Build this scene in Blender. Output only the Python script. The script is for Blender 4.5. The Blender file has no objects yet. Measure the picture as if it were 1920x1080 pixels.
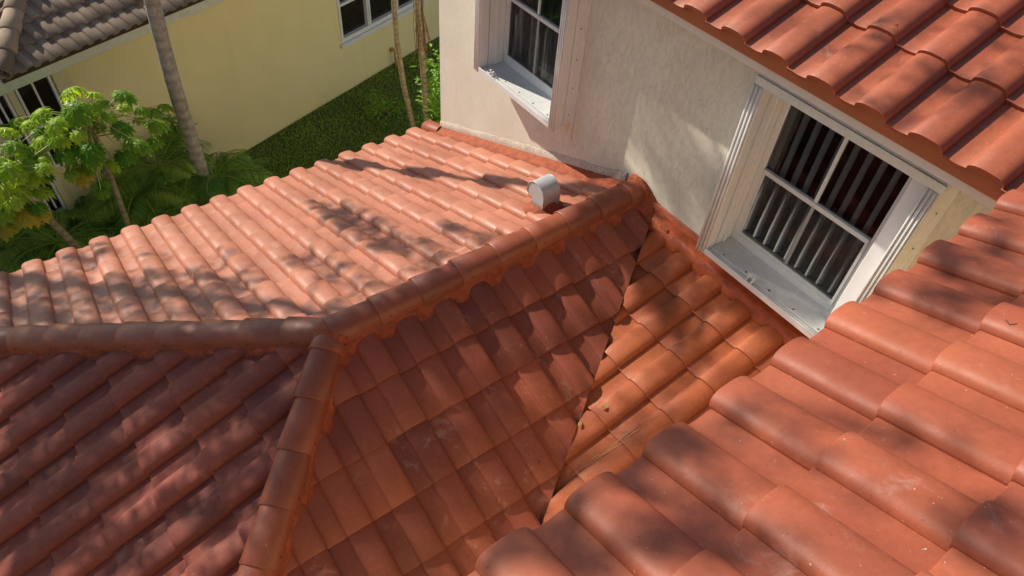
import bpy, bmesh, math, random
from mathutils import Vector, Matrix, noise
from mathutils.bvhtree import BVHTree
V = Vector
random.seed(7)
scene = bpy.context.scene
COL = scene.collection

# ------------------------------------------------------------------ camera
RIGHT = V((0.5902, 0.8050, 0.0610)); DOWN = V((0.6171, -0.4011, -0.6770)); FWD = V((-0.5205, 0.4372, -0.7334))
cam = bpy.data.cameras.new('camera'); camo = bpy.data.objects.new('camera', cam); COL.objects.link(camo)
M = Matrix((RIGHT, -DOWN, -FWD)).transposed().to_4x4()
camo.matrix_world = M
cam.sensor_width = 36; cam.lens = 1311.0 / 1920 * 36; cam.clip_start = 0.02; cam.clip_end = 500
scene.camera = camo
# ------------------------------------------------------------------ light
SUNV = V((-0.795, -0.250, 0.553)).normalized()      # towards the sun
w = bpy.data.worlds.new('World'); scene.world = w; w.use_nodes = True
wn = w.node_tree.nodes; bg = wn['Background']
sky = wn.new('ShaderNodeTexSky'); sky.sky_type = 'NISHITA'; sky.sun_disc = False
sky.sun_elevation = math.asin(SUNV.z); sky.sun_rotation = math.atan2(SUNV.x, SUNV.y)
w.node_tree.links.new(sky.outputs[0], bg.inputs[0]); bg.inputs[1].default_value = 0.085
sl = bpy.data.lights.new('sun', 'SUN'); sl.energy = 5.0; sl.angle = math.radians(0.55); sl.color = (1.0, 0.90, 0.76)
so = bpy.data.objects.new('sun', sl); COL.objects.link(so); so.rotation_euler = SUNV.to_track_quat('Z', 'Y').to_euler(); so.location = SUNV * 30
scene.view_settings.view_transform = 'Standard'; scene.view_settings.look = 'None'
scene.view_settings.exposure = 0.32; scene.view_settings.gamma = 1

# ------------------------------------------------------------------ helpers
def empty(name, loc, label, cat, group=None, rz=0):
    o = bpy.data.objects.new(name, None); COL.objects.link(o); o.location = loc; o.rotation_euler = (0, 0, rz)
    o['label'] = label; o['category'] = cat
    if group: o['group'] = group
    o.empty_display_size = .2
    return o
def tag(o, label=None, cat=None, group=None, kind=None):
    for k, v in (('label', label), ('category', cat), ('group', group), ('kind', kind)):
        if v: o[k] = v
    return o
def root_of(p):
    while p.parent: p = p.parent
    return p
def obj(name, bm, mat, parent=None, world=True, label=None):
    me = bpy.data.meshes.new(name); bm.to_mesh(me); bm.free()
    o = bpy.data.objects.new(name, me); COL.objects.link(o)
    for m in (mat if isinstance(mat, (list, tuple)) else [mat]): me.materials.append(m)
    if parent:
        o.parent = parent
        if world:
            r = root_of(parent)
            if parent is r: o.matrix_parent_inverse = (Matrix.Translation(r.location) @ r.rotation_euler.to_matrix().to_4x4()).inverted()
    if label: o['label'] = label
    return o
def tosurf(me_obj): return me_obj
def box(bm, x0, x1, y0, y1, z0, z1, mtx=None, bev=0):
    vs = [bm.verts.new(V((x, y, z))) for z in (z0, z1) for y in (y0, y1) for x in (x0, x1)]
    if mtx:
        for v in vs: v.co = mtx @ v.co
    f = [(0, 2, 3, 1), (4, 5, 7, 6), (0, 1, 5, 4), (2, 6, 7, 3), (0, 4, 6, 2), (1, 3, 7, 5)]
    fs = [bm.faces.new([vs[i] for i in q]) for q in f]
    if bev:
        es = list({e for q in fs for e in q.edges})
        bmesh.ops.bevel(bm, geom=es, offset=bev, segments=1, affect='EDGES')
    return vs
def tube(bm, pts, rads, seg=8, cap=True):
    rings = []
    n = len(pts); prev = None
    for i, p in enumerate(pts):
        t = (V(pts[min(i + 1, n - 1)]) - V(pts[max(i - 1, 0)])).normalized()
        if prev is None:
            a = t.orthogonal().normalized()
        else:
            a = (prev - t * prev.dot(t)).normalized()
        prev = a; b = t.cross(a)
        r = rads[i] if isinstance(rads, (list, tuple)) else rads
        rings.append([bm.verts.new(V(p) + (a * math.cos(k * 2 * math.pi / seg) + b * math.sin(k * 2 * math.pi / seg)) * r) for k in range(seg)])
    for i in range(n - 1):
        for k in range(seg):
            f = bm.faces.new((rings[i][k], rings[i][(k + 1) % seg], rings[i + 1][(k + 1) % seg], rings[i + 1][k])); f.smooth = True
    if cap:
        bm.faces.new(rings[0][::-1]); bm.faces.new(rings[-1])
def fbm(x, y, z=0, o=3): return noise.fractal(V((x, y, z)), 1.0, 2.0, o)

# ------------------------------------------------------------------ materials
class NT:
    def __init__(s, name):
        s.m = bpy.data.materials.new(name); s.m.use_nodes = True; s.t = s.m.node_tree; s.b = s.t.nodes['Principled BSDF']
        s.co = s.t.nodes.new('ShaderNodeTexCoord').outputs['Object']
    def n(s, t, **k):
        q = s.t.nodes.new(t)
        for a, v in k.items(): setattr(q, a, v)
        return q
    def l(s, a, b): s.t.links.new(a, b)
    def noise(s, sc, det=4, rough=.55, stretch=None, dist=0):
        q = s.n('ShaderNodeTexNoise'); q.inputs['Scale'].default_value = sc; q.inputs['Detail'].default_value = det
        q.inputs['Roughness'].default_value = rough; q.inputs['Distortion'].default_value = dist
        if stretch:
            mp = s.n('ShaderNodeMapping'); mp.inputs['Scale'].default_value = stretch; s.l(s.co, mp.inputs[0]); s.l(mp.outputs[0], q.inputs[0])
        else: s.l(s.co, q.inputs[0])
        return q.outputs[0]
    def ramp(s, v, stops):
        q = s.n('ShaderNodeValToRGB'); e = q.color_ramp.elements
        while len(e) < len(stops): e.new(.5)
        for i, (p, c) in enumerate(stops):
            e[i].position = p; e[i].color = (c if len(c) == 4 else (*c, 1)) if isinstance(c, tuple) else (c, c, c, 1)
        s.l(v, q.inputs[0]); return q.outputs[0]
    def mix(s, fac, a, b, mode='MIX'):
        q = s.n('ShaderNodeMix', data_type='RGBA', blend_type=mode)
        for v, i in ((fac, 0), (a, 6), (b, 7)):
            if hasattr(v, 'links') or hasattr(v, 'is_linked'): s.l(v, q.inputs[i])
            elif isinstance(v, tuple): q.inputs[i].default_value = (*v, 1)
            else: q.inputs[i].default_value = v
        return q.outputs[2]
    def math(s, op, a, b=0):
        q = s.n('ShaderNodeMath', operation=op)
        for v, i in ((a, 0), (b, 1)):
            if hasattr(v, 'is_linked'): s.l(v, q.inputs[i])
            else: q.inputs[i].default_value = v
        return q.outputs[0]
    def attr(s, name): q = s.n('ShaderNodeAttribute'); q.attribute_name = name; return q.outputs['Fac']
    def bump(s, h, st=.3, d=.01, prev=None):
        q = s.n('ShaderNodeBump'); q.inputs['Strength'].default_value = st; q.inputs['Distance'].default_value = d
        s.l(h, q.inputs['Height'])
        if prev: s.l(prev, q.inputs['Normal'])
        return q.outputs[0]
    def set(s, col=None, rough=None, nor=None, metal=None, spec=None):
        for v, k in ((col, 'Base Color'), (rough, 'Roughness'), (nor, 'Normal'), (metal, 'Metallic'), (spec, 'Specular IOR Level')):
            if v is None: continue
            if hasattr(v, 'is_linked'): s.l(v, s.b.inputs[k])
            elif isinstance(v, tuple): s.b.inputs[k].default_value = (*v, 1)
            else: s.b.inputs[k].default_value = v
        return s.m

def tile_mat(name, c_dark, c_mid, c_light, scuff=.35, rough=.42, spec=.5, dirt=(.10, .045, .03)):
    t = NT(name)
    tint = t.attr('tint')
    base = t.ramp(tint, [(0, c_dark), (.5, c_mid), (1, c_light)])
    big = t.noise(1.7, 4, .6); base = t.mix(t.ramp(big, [(.35, 0.0), (.7, .45)]), base, t.mix(.5, base, dirt))
    fine = t.noise(38, 5, .7); base = t.mix(.5, base, t.ramp(fine, [(.3, .62), (.7, 1.0)]), 'MULTIPLY')
    # pale rubbed scuffs and efflorescence
    s1 = t.noise(6.5, 8, .75, dist=.6); s2 = t.noise(1.3, 3, .5)
    sm = t.math('MULTIPLY', t.ramp(s1, [(.56, 0.0), (.70, 1.0)]), t.ramp(s2, [(.45, 0.0), (.65, 1.0)]))
    base = t.mix(t.math('MULTIPLY', sm, scuff), base, (.62, .45, .38))
    sp = t.noise(95, 2, .5); base = t.mix(t.ramp(sp, [(.73, 0.0), (.78, .6)]), base, (.70, .60, .52))
    dk = t.noise(60, 2, .5); base = t.mix(t.ramp(dk, [(.22, .7), (.29, 0.0)]), base, (.05, .03, .025))
    r = t.ramp(t.noise(9, 5, .6), [(.3, rough - .04), (.7, rough + .16)])
    nb = t.bump(t.noise(420, 2, .6), .45, .0016); nb = t.bump(t.noise(9, 4, .5, dist=.3), .25, .006, nb)
    return t.set(base, r, nb, spec=spec)
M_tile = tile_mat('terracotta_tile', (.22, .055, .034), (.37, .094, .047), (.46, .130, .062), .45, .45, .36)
M_tile_o = tile_mat('bounce_lit_terracotta_tile', (.30, .072, .028), (.39, .098, .036), (.46, .125, .046), .3, .5, .28)  # same tile, with warm bounced light put into its colour
M_tile_h = tile_mat('shaded_terracotta_tile', (.18, .050, .040), (.30, .080, .053), (.40, .110, .066), .25, .55, .18)  # same tile, the hip end's purplish shade darkened into its colour
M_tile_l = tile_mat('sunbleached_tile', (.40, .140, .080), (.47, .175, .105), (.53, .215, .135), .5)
M_cap = tile_mat('ridge_cap_tile', (.24, .062, .032), (.31, .080, .038), (.37, .100, .046), .12, .42, .45)
M_grey = tile_mat('weathered_brown_tile', (.20, .145, .10), (.34, .26, .19), (.46, .35, .25), .5, .75, .2, (.05, .045, .035))
def plain(name, col, rough=.6, var=.25, sc=12, bmp=.2, bd=.004, stretch=None, metal=0, spec=.4):
    t = NT(name); n1 = t.noise(sc, 6, .65, stretch)
    c = t.mix(t.ramp(n1, [(.3, 0.0), (.7, 1.0)]), tuple(x * (1 - var) for x in col), tuple(min(1, x * (1 + var * .5)) for x in col))
    return t.set(c, rough, t.bump(t.noise(sc * 5, 4, .6), bmp, bd), metal, spec)
M_mortar = plain('orange_painted_mortar', (.36, .078, .026), .65, .45, 16, 1.0, .014)
M_flash = plain('orange_flashing_paint', (.42, .085, .024), .42, .3, 14, .5, .006)
M_dark = plain('valley_shadow_felt', (.06, .035, .028), .8)
M_orange = plain('terracotta_trim_paint', (.40, .120, .048), .55, .12, 4, .15)
M_fascia = plain('cream_fascia_paint', (.66, .60, .54), .55, .10, 5, .15)
M_white = plain('white_aluminium', (.76, .76, .76), .35, .07, 18, .1, .002, metal=0, spec=.5)
M_white2 = plain('chalky_white_aluminium', (.66, .68, .67), .5, .12, 22, .2, .002)
M_beigealu = plain('cream_aluminium', (.72, .66, .56), .4, .12, 14, .1, .002)
M_galv = plain('galvanised_steel', (.46, .48, .50), .38, .15, 16, .1, .002, metal=.15)
M_black = plain('dark_screw', (.03, .03, .03), .5)
M_slat = plain('blind_slat', (.88, .88, .88), .7, .08)
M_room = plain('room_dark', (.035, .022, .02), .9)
M_curtain = plain('grey_curtain', (.17, .165, .155), .9, .5, 6, .3, .02, (6, 1, .3))
M_soffit = plain('soffit', (.30, .18, .10), .8, .1)
t = NT('window_glass'); t.b.inputs['Base Color'].default_value = (1, 1, 1, 1)
gl = t.n('ShaderNodeBsdfGlossy'); gl.inputs['Roughness'].default_value = .02
tr = t.n('ShaderNodeBsdfTransparent'); tr.inputs[0].default_value = (.86, .88, .87, 1)
fr = t.n('ShaderNodeFresnel'); fr.inputs[0].default_value = 1.6
mx = t.n('ShaderNodeMixShader'); t.l(fr.outputs[0], mx.inputs[0]); t.l(tr.outputs[0], mx.inputs[1]); t.l(gl.outputs[0], mx.inputs[2])
t.l(mx.outputs[0], t.t.nodes['Material Output'].inputs[0]); M_glass = t.m
t = NT('insect_screen'); tr = t.n('ShaderNodeBsdfTransparent'); df = t.n('ShaderNodeBsdfDiffuse'); df.inputs[0].default_value = (.09, .09, .09, 1)
mx = t.n('ShaderNodeMixShader'); mx.inputs[0].default_value = .30; t.l(tr.outputs[0], mx.inputs[1]); t.l(df.outputs[0], mx.inputs[2])
t.l(mx.outputs[0], t.t.nodes['Material Output'].inputs[0]); M_screen = t.m

def stucco(name, col, col2, amt=1.0, rust=0):
    t = NT(name)
    n1 = t.noise(2.2, 5, .6); c = t.mix(t.ramp(n1, [(.3, 0.0), (.7, 1.0)]), col, col2)
    n2 = t.noise(14, 6, .7); c = t.mix(t.ramp(n2, [(.62, 0.0), (.78, .35)]), c, tuple(x * .6 for x in col))
    st = t.noise(44, 6, .8, (1, 1, .30), .4); r1 = t.ramp(st, [(.40, 0.0), (.50, 1.0), (.60, .75), (.72, 1.0)])
    fine = t.noise(70, 4, .7)
    nb = t.bump(r1, .52 * amt, .006); nb = t.bump(fine, .7 * amt, .004, nb)
    c = t.mix(t.ramp(st, [(.32, .45 * amt), (.42, 0.0)]), c, tuple(x * .45 for x in col))
    dr = t.noise(3.2, 5, .7, (1, 1, .12), .3); c = t.mix(t.ramp(dr, [(.55, 0.0), (.80, .30)]), c, tuple(x * .72 for x in col2))
    return t.set(c, .85, nb, spec=.2)
M_stucco = stucco('cream_skip_trowel_stucco', (.72, .68, .565), (.79, .75, .64))
M_stuccob = stucco('yellowish_stucco', (.66, .54, .33), (.72, .60, .40), .8)
M_base = stucco('rough_stucco_base', (.64, .55, .45), (.70, .62, .52), 1.6)
M_yellow = stucco('yellow_stucco', (.80, .70, .37), (.84, .74, .41), .12)
M_yellow2 = stucco('pale_yellow_stucco', (.66, .60, .36), (.70, .64, .40), .1)
def leafmat(name, c1, c2, trans=.45, rough=.45, yellow=None):
    t = NT(name)
    tint = t.attr('tint'); st = [(0, c1), (.8, c2)] + ([(1.0, yellow)] if yellow else [])
    c = t.ramp(tint, st); c = t.mix(.4, c, t.ramp(t.noise(30, 3), [(.3, .6), (.7, 1.0)]), 'MULTIPLY')
    t.l(c, t.b.inputs['Base Color']); t.b.inputs['Roughness'].default_value = rough; t.b.inputs['Specular IOR Level'].default_value = .35
    tl = t.n('ShaderNodeBsdfTranslucent'); t.l(t.mix(.6, c, (1.0, 1.0, .25), 'MULTIPLY'), tl.inputs[0])
    tl2 = t.n('ShaderNodeMixShader'); tl2.inputs[0].default_value = trans
    t.l(t.b.outputs[0], tl2.inputs[1]); t.l(tl.outputs[0], tl2.inputs[2]); t.l(tl2.outputs[0], t.t.nodes['Material Output'].inputs[0])
    return t.m
M_papaya = leafmat('papaya_leaf', (.12, .34, .02), (.55, .74, .07), .5)
M_yleaf = leafmat('yellow_leaf', (.45, .40, .04), (.62, .50, .05), .4)
M_frond = leafmat('palm_frond', (.08, .24, .03), (.42, .60, .09), .45)
M_fern = leafmat('dark_fern', (.06, .17, .025), (.34, .54, .08), .4)
M_bush = leafmat('bush_leaf', (.10, .28, .02), (.36, .58, .06), .4)
M_tree = leafmat('tree_leaf', (.03, .08, .015), (.07, .15, .03), .3)
M_grass = leafmat('lawn_grass', (.26, .40, .06), (.46, .60, .13), .45, .6)
M_soil = plain('mulch_soil', (.045, .03, .02), .95, .5, 20, .8, .02)
M_turf = plain('turf_base', (.09, .14, .03), .95, .4, 20, .8, .02)
M_earth = plain('earth', (.10, .085, .06), .95, .4, 2)
M_straw = plain('dry_straw', (.55, .40, .14), .6)
M_brown = plain('dry_fibre', (.26, .15, .07), .85, .4, 30)
def bark(name, c1, c2, ringsc=14, lichen=.5):
    t = NT(name)
    wv = t.n('ShaderNodeTexWave', bands_direction='Z'); wv.inputs['Scale'].default_value = ringsc / 6.3; wv.inputs['Distortion'].default_value = 3; wv.inputs['Detail'].default_value = 4; wv.inputs['Detail Scale'].default_value = 3
    t.l(t.co, wv.inputs[0])
    n1 = t.noise(9, 6, .7); c = t.mix(t.ramp(n1, [(.35, 0.0), (.65, 1.0)]), c1, c2)
    c = t.mix(.35, c, t.ramp(wv.outputs[0], [(.2, .45), (.6, 1.0)]), 'MULTIPLY')
    c = t.mix(t.math('MULTIPLY', t.ramp(t.noise(24, 6, .8), [(.52, 0.0), (.62, 1.0)]), lichen), c, (.52, .50, .44))
    return t.set(c, .9, t.bump(t.noise(60, 5, .7), .6, .01, t.bump(wv.outputs[0], .4, .01)), spec=.15)
M_palmbark = bark('palm_bark', (.27, .24, .195), (.44, .40, .335))
M_papbark = bark('papaya_bark', (.22, .17, .10), (.36, .30, .18), 20, .35)
M_thin = bark('thin_trunk_bark', (.26, .20, .10), (.42, .33, .18), 26, .3)
M_treebark = bark('tree_bark', (.12, .09, .06), (.2, .16, .11), 5, .2)

# ------------------------------------------------------------------ measured layout (metres, camera at the origin)
MS = .4008; XR, YJ, YW = -2.972, .958, 3.808
ZA = -3.780                                # ridge apex of the tile bed
TW = .305; EX = .372                       # tile cover width, exposure along the slope
XE, ZE = -.5475, -1.92                     # upper eaves (tile bed height at the lip)
YT = 3.366
HW = .2552; ZH = -3.866                    # cricket slope under the window
GZ = -7.7
def z_left(x, y): return ZA - MS * (XR - x)
def z_right(x, y): return ZA - MS * (x - XR)
def z_hip(x, y): return ZA - MS * (YJ - y)
def z_head(x, y): return ZH + HW * (y - YW)
def z_fore(x, y): return ZE + MS * (x - XE)
def z_top(x, y): return ZE + MS * (y - YT)

def prof(u):
    u = u % 1.0
    if u < .20: return .012 + .046 * math.sqrt(max(0, 1 - ((.20 - u) / .20) ** 2))
    if u < .34: return .058
    if u < .60: return .020 + .038 * math.sqrt(max(0, 1 - ((u - .34) / .262) ** 2))
    return .011 - .010 * math.sin(math.pi * min(1, (u - .60) / .40))
US = [0, .010, .035, .07, .12, .20, .27, .34, .40, .46, .51, .55, .58, .599, .603, .64, .70, .80, .92, 1.03]

def tile_slope(name, dh, slope, uax, lip0, ncourse, u0, ntile, zfun, clips, mat, parent, label, tint=(0, 1), lift=.030, ex=EX, rs=1, tw=TW, hs=1, ex0=0):
    """dh: horizontal downslope unit; uax: horizontal unit across (steep side of the barrel first);
    lip0 / u0: coordinate of the lowest lip along -dh and of the first tile side along uax"""
    rnd = random.Random(rs)
    bm = bmesh.new(); ly = bm.faces.layers.float.new('tint')
    dh = V((*dh, 0)); ua = V((*uax, 0)); c = 1 / math.sqrt(1 + slope * slope)
    up = (-dh + V((0, 0, slope))) * c          # unit, upslope
    nn = (V((0, 0, 1)) * c + dh * slope * c)   # normal
    L = ex + .045
    for j in range(ncourse):
        cj = rnd.uniform(-.003, .003)
        for i in range(ntile):
            hx = -dh * (lip0 + j * ex * c + (ex0 if j else 0)) + ua * (u0 + i * tw)
            base = V((hx.x, hx.y, zfun(hx.x, hx.y)))
            sh = rnd.uniform(-.004, .004) + cj; lf = rnd.uniform(-.002, .003); rot = rnd.uniform(-.006, .006); tv = min(1, max(0, rnd.gauss(.5, .17)))
            tv = tint[0] + tv * (tint[1] - tint[0])
            rows = []
            Lj = L + (ex0 if j == 0 else 0)
            for k, s in enumerate((0.0, .006, Lj * .5, Lj)):
                row = []
                for u in US:
                    uu = u * tw + rot * s
                    pz = (prof(min(u, .9999)) if u <= 1 else .005) * hs
                    e = -.004 if k == 0 else 0
                    p = base + ua * (uu + .0) + up * (s + sh + rot * u * tw) + nn * (pz + lift * (1 - s / Lj) + lf + e + .002)
                    row.append(bm.verts.new(p))
                rows.append(row)
            for k in range(3):
                for q in range(len(US) - 1):
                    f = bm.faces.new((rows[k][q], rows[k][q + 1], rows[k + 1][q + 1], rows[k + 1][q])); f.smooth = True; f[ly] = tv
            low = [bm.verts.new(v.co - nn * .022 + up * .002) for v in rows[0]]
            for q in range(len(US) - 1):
                f = bm.faces.new((low[q], low[q + 1], rows[0][q + 1], rows[0][q])); f[ly] = tv * .7; f.smooth = True  # lip tint darkened to carry the gap shade at each course
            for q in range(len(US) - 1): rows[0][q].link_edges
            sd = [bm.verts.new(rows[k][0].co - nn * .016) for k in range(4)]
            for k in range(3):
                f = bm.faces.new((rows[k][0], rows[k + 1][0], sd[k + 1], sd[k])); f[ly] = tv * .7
            for q in range(len(US) - 1):
                e = bm.edges.get((rows[0][q], rows[0][q + 1]))
                if e: e.smooth = False
            for k in range(3):
                e = bm.edges.get((rows[k][0], rows[k + 1][0]))
                if e: e.smooth = False
    for pt, no in clips:       # keep the side opposite the normal
        geom = bm.verts[:] + bm.edges[:] + bm.faces[:]
        bmesh.ops.bisect_plane(bm, geom=geom, dist=1e-5, plane_co=V((*pt, 0)), plane_no=V((*no, 0)).normalized(), clear_outer=True)
    bm.normal_update()
    return obj(name, bm, mat, parent, label=label)

def deck(bm, poly, zf, off, th=.05):
    top = [bm.verts.new((x, y, zf(x, y) + off)) for x, y in poly]; bot = [bm.verts.new((x, y, zf(x, y) + off - th)) for x, y in poly]
    bm.faces.new(top); bm.faces.new(bot[::-1])
    n = len(poly)
    for i in range(n): bm.faces.new((top[i], bot[i], bot[(i + 1) % n], top[(i + 1) % n]))

# ================================================================== the house
house = empty('house', (-3, 2, GZ), 'two storey cream stucco house with terracotta barrel tile roofs, seen from above its own roof', 'house')
R2 = (XR + 3.0, YJ - 3.0)
xv = lambda y: -2.757 + (YW - y) / 1.5708
# left slope (down -X)
S_left = tile_slope('roof_slope', (-1, 0), MS, (0, 1), -6.43, 10, -.711 - .075 - 9 * TW, 25, z_left,
    [((XR + .03, 0), (1, 0)), ((XR, YJ), (1, -1)), ((0, YW - .06), (0, 1))], M_tile_l, house,
    'sunlit salmon tile slope running down to the lawn side', (0, 1), rs=3)
S_right = tile_slope('roof_slope', (1, 0), MS, (0, -1), -(-2.57 + EX * .928 * 8), 10, -(YW + .17), 24, z_right,
    [((XR - .03, 0), (-1, 0)), ((XR, YJ), (-1, -1)), ((-2.757, YW), (1.5708, 1)), ((0, YW - .02), (0, 1))], M_tile, house,
    'shaded terracotta tile slope between the ridge and the valley', (0, .75), rs=5)
S_hip = tile_slope('roof_slope', (0, -1), MS, (-1, 0), -3.25 + .958 - .172, 12, 5.2 - 2.2 - 8 * TW, 30, z_hip,
    [((XR, YJ), (1, 1)), ((XR, YJ), (-1, 1))], M_tile_h, house, 'dusky hip end tile slope flecked with small spots of sun', (0, .7), rs=9)
S_head = tile_slope('roof_slope', (0, -1), HW, (-1, 0), 3.375 - EX * .969 * 9, 11, .02, 14, z_head,
    [((-2.757, YW), (-1.5708, -1)), ((0, YW - .10), (0, 1)), ((-.12, 0), (1, 0))], M_tile_o, house,
    'warm orange tile slope below the window with striped blinds', (.4, 1), rs=12, hs=.86)
S_fore = tile_slope('roof_slope', (-1, 0), MS, (0, 1), XE, 12, .511 - .075 - 7 * TW, 22, z_fore,
    [((XE, YT), (-1, 1))], M_tile, house, 'big near tiles of the upper roof in the lower right corner', (.25, .9), rs=21, hs=.9)
S_top = tile_slope('roof_slope', (0, -1), MS, (-1, 0), YT, 8, -(-2.2107 + 8 * TW + .075) , 26, z_top,
    [((XE, YT), (1, -1))], M_tile, house, 'upper roof slope whose wavy eave overhangs both windows', (.35, 1), rs=25, ex=.388, ex0=.065)
bm = bmesh.new()
deck(bm, [(-6.38, -2.45), (XR, YJ), (XR, YW + .02), (-6.38, YW + .02)], z_left, -.012)
deck(bm, [(XR, YJ), (XR + 3.2, YJ - 3.2), (xv(YJ - 3.2), YJ - 3.2), (-2.757, YW), (XR, YW)], z_right, -.012)
deck(bm, [(XR, YJ), (XR - 3.41, YJ - 3.41), (XR + 3.2, YJ - 3.41), (XR + 3.2, YJ - 3.2)], z_hip, -.012)
deck(bm, [(-2.757, YW), (xv(YJ - 3.2), YJ - 3.2), (2.0, YJ - 3.2), (2.0, -.5), (-.1, -.5), (-.1, YW)], z_head, -.014)
obj('roof_deck', bm, M_dark, house)
bm = bmesh.new()
deck(bm, [(XE + .04, -4), (5, -4), (5, YT + 5.5), (XE + .04, YT + .04)], z_fore, -.012, .02)
deck(bm, [(XE - .0, YT + .04), (5, YT + 5.59), (-9, YT + 5.59), (-9, YT + .04)], z_top, -.012, .012)
obj('roof_deck', bm, M_dark, house)

# ---- walls
WX0 = -6.145
def wall_with_holes(bm, x0, x1, z0, z1, y, holes, th=.2):
    """front face at y with rectangular holes, grid faces"""
    xs = sorted({x0, x1, *[h[0] for h in holes], *[h[1] for h in holes]}); zs = sorted({z0, z1, *[h[2] for h in holes], *[h[3] for h in holes]})
    for a, b in zip(xs, xs[1:]):
        for c, d in zip(zs, zs[1:]):
            if any(h[0] <= a and b <= h[1] and h[2] <= c and d <= h[3] for h in holes): continue
            bm.faces.new([bm.verts.new(q) for q in ((a, y, c), (b, y, c), (b, y, d), (a, y, d))])
    for h in holes:
        for q in (((h[0], y, h[2]), (h[1], y, h[2]), (h[1], y + th, h[2]), (h[0], y + th, h[2])), ((h[0], y, h[3]), (h[0], y + th, h[3]), (h[1], y + th, h[3]), (h[1], y, h[3])),
                  ((h[0], y, h[2]), (h[0], y + th, h[2]), (h[0], y + th, h[3]), (h[0], y, h[3])), ((h[1], y, h[2]), (h[1], y, h[3]), (h[1], y + th, h[3]), (h[1], y + th, h[2]))):
            bm.faces.new([bm.verts.new(p) for p in q])
    bmesh.ops.remove_doubles(bm, verts=bm.verts, dist=1e-5)
W_Z0, W_Z1 = -3.60, -2.16          # openings
wins = {'a': (-5.028, -4.163), 'b': (-2.012, -1.147)}
holes = [(g0 - .05, g1 + .05, W_Z0, W_Z1) for g0, g1 in wins.values()]
bm = bmesh.new()
wall_with_holes(bm, WX0, -.64, GZ, -1.80, YW, holes)
bm.faces.new([bm.verts.new(q) for q in ((WX0, YW, GZ), (WX0, YW, -1.8), (WX0, YW + 6, -1.8), (WX0, YW + 6, GZ))])
obj('wall', bm, M_stucco, house, label='cream upper wall of rough trowelled stucco')
bm = bmesh.new()
box(bm, -.64, .2, YW - .003, YW + .2, -5.2, -1.80)
box(bm, -.11, .1, -4, YW - .004, -6.2, -1.99)
obj('wall', bm, M_stuccob, house, label='yellower wall corner right of the striped window')
bm = bmesh.new()          # lower storey under the eave
box(bm, -5.95, -5.75, -2.0, YW - .01, GZ, -5.16)
box(bm, -5.95, 2.0, -2.2, -2.0, GZ, -5.16)
obj('wall', bm, M_stuccob, house, label='lower storey wall below the salmon slope')
# rough band at the wall foot following the left slope
bm = bmesh.new()
n = 60; r0 = []; 
for k in range(n + 1):
    x = WX0 - .004 + (XR - .16 - WX0) * k / n; zb = z_left(x, 0) + .03
    hh = .155 + .018 * fbm(x * 3, 5) 
    r0.append([bm.verts.new((x, YW - d, zb + e)) for d, e in ((.014 + .010 * fbm(x * 16, 1), 0), (.016 + .012 * fbm(x * 19, 2), hh * .55), (.010, hh * .92), (.002, hh))])
for a, b in zip(r0, r0[1:]):
    for i in range(3):
        f = bm.faces.new((a[i], b[i], b[i + 1], a[i + 1])); f.smooth = True
obj('wall_base', bm, M_base, house, label='rough stucco band at the foot of the cream wall')
# ---- fascias
bm = bmesh.new(); box(bm, -9, XE + .03, 3.425, 3.445, -2.040, -1.972, bev=.003); obj('fascia', bm, M_fascia, house, label='white painted fascia board over the windows')
bm = bmesh.new(); box(bm, -9, XE - .01, 3.395, 3.424, -1.976, -1.886, bev=.003)
obj('fascia', bm, M_orange, house, label='terracotta painted drip board under the wavy eave')
bm = bmesh.new(); box(bm, -9, .2, 3.445, YW + .1, -1.985, -1.97); obj('soffit', bm, M_soffit, house)
bm = bmesh.new(); box(bm, XE + .05, XE + .08, -4, 3.42, -2.06, -1.94); obj('fascia', bm, M_orange, house)
bm = bmesh.new(); box(bm, -6.35, -6.32, -2.5, YW, -5.30, -5.17); obj('fascia', bm, M_fascia, house)
# bird stops: painted fills under each barrel at the eave
for i in range(26):
    x0 = (-2.2107 + 8 * TW + .075) - i * TW
    if x0 > XE - .02: continue
    bm = bmesh.new()
    for k in range(10):
        ua, ub = k / 15.5, (k + 1) / 15.5
        za, zb = [ZE + prof(q) + .018 for q in (ua, ub)]
        y = YT + .022
        vs = [bm.verts.new(q) for q in ((x0 - ua * TW, y, -1.895), (x0 - ub * TW, y, -1.895), (x0 - ub * TW, y - .004, zb), (x0 - ua * TW, y - .004, za))]
        bm.faces.new(vs)
    bmesh.ops.remove_doubles(bm, verts=bm.verts, dist=1e-4); obj('bird_stop', bm, M_orange, house)

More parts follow.
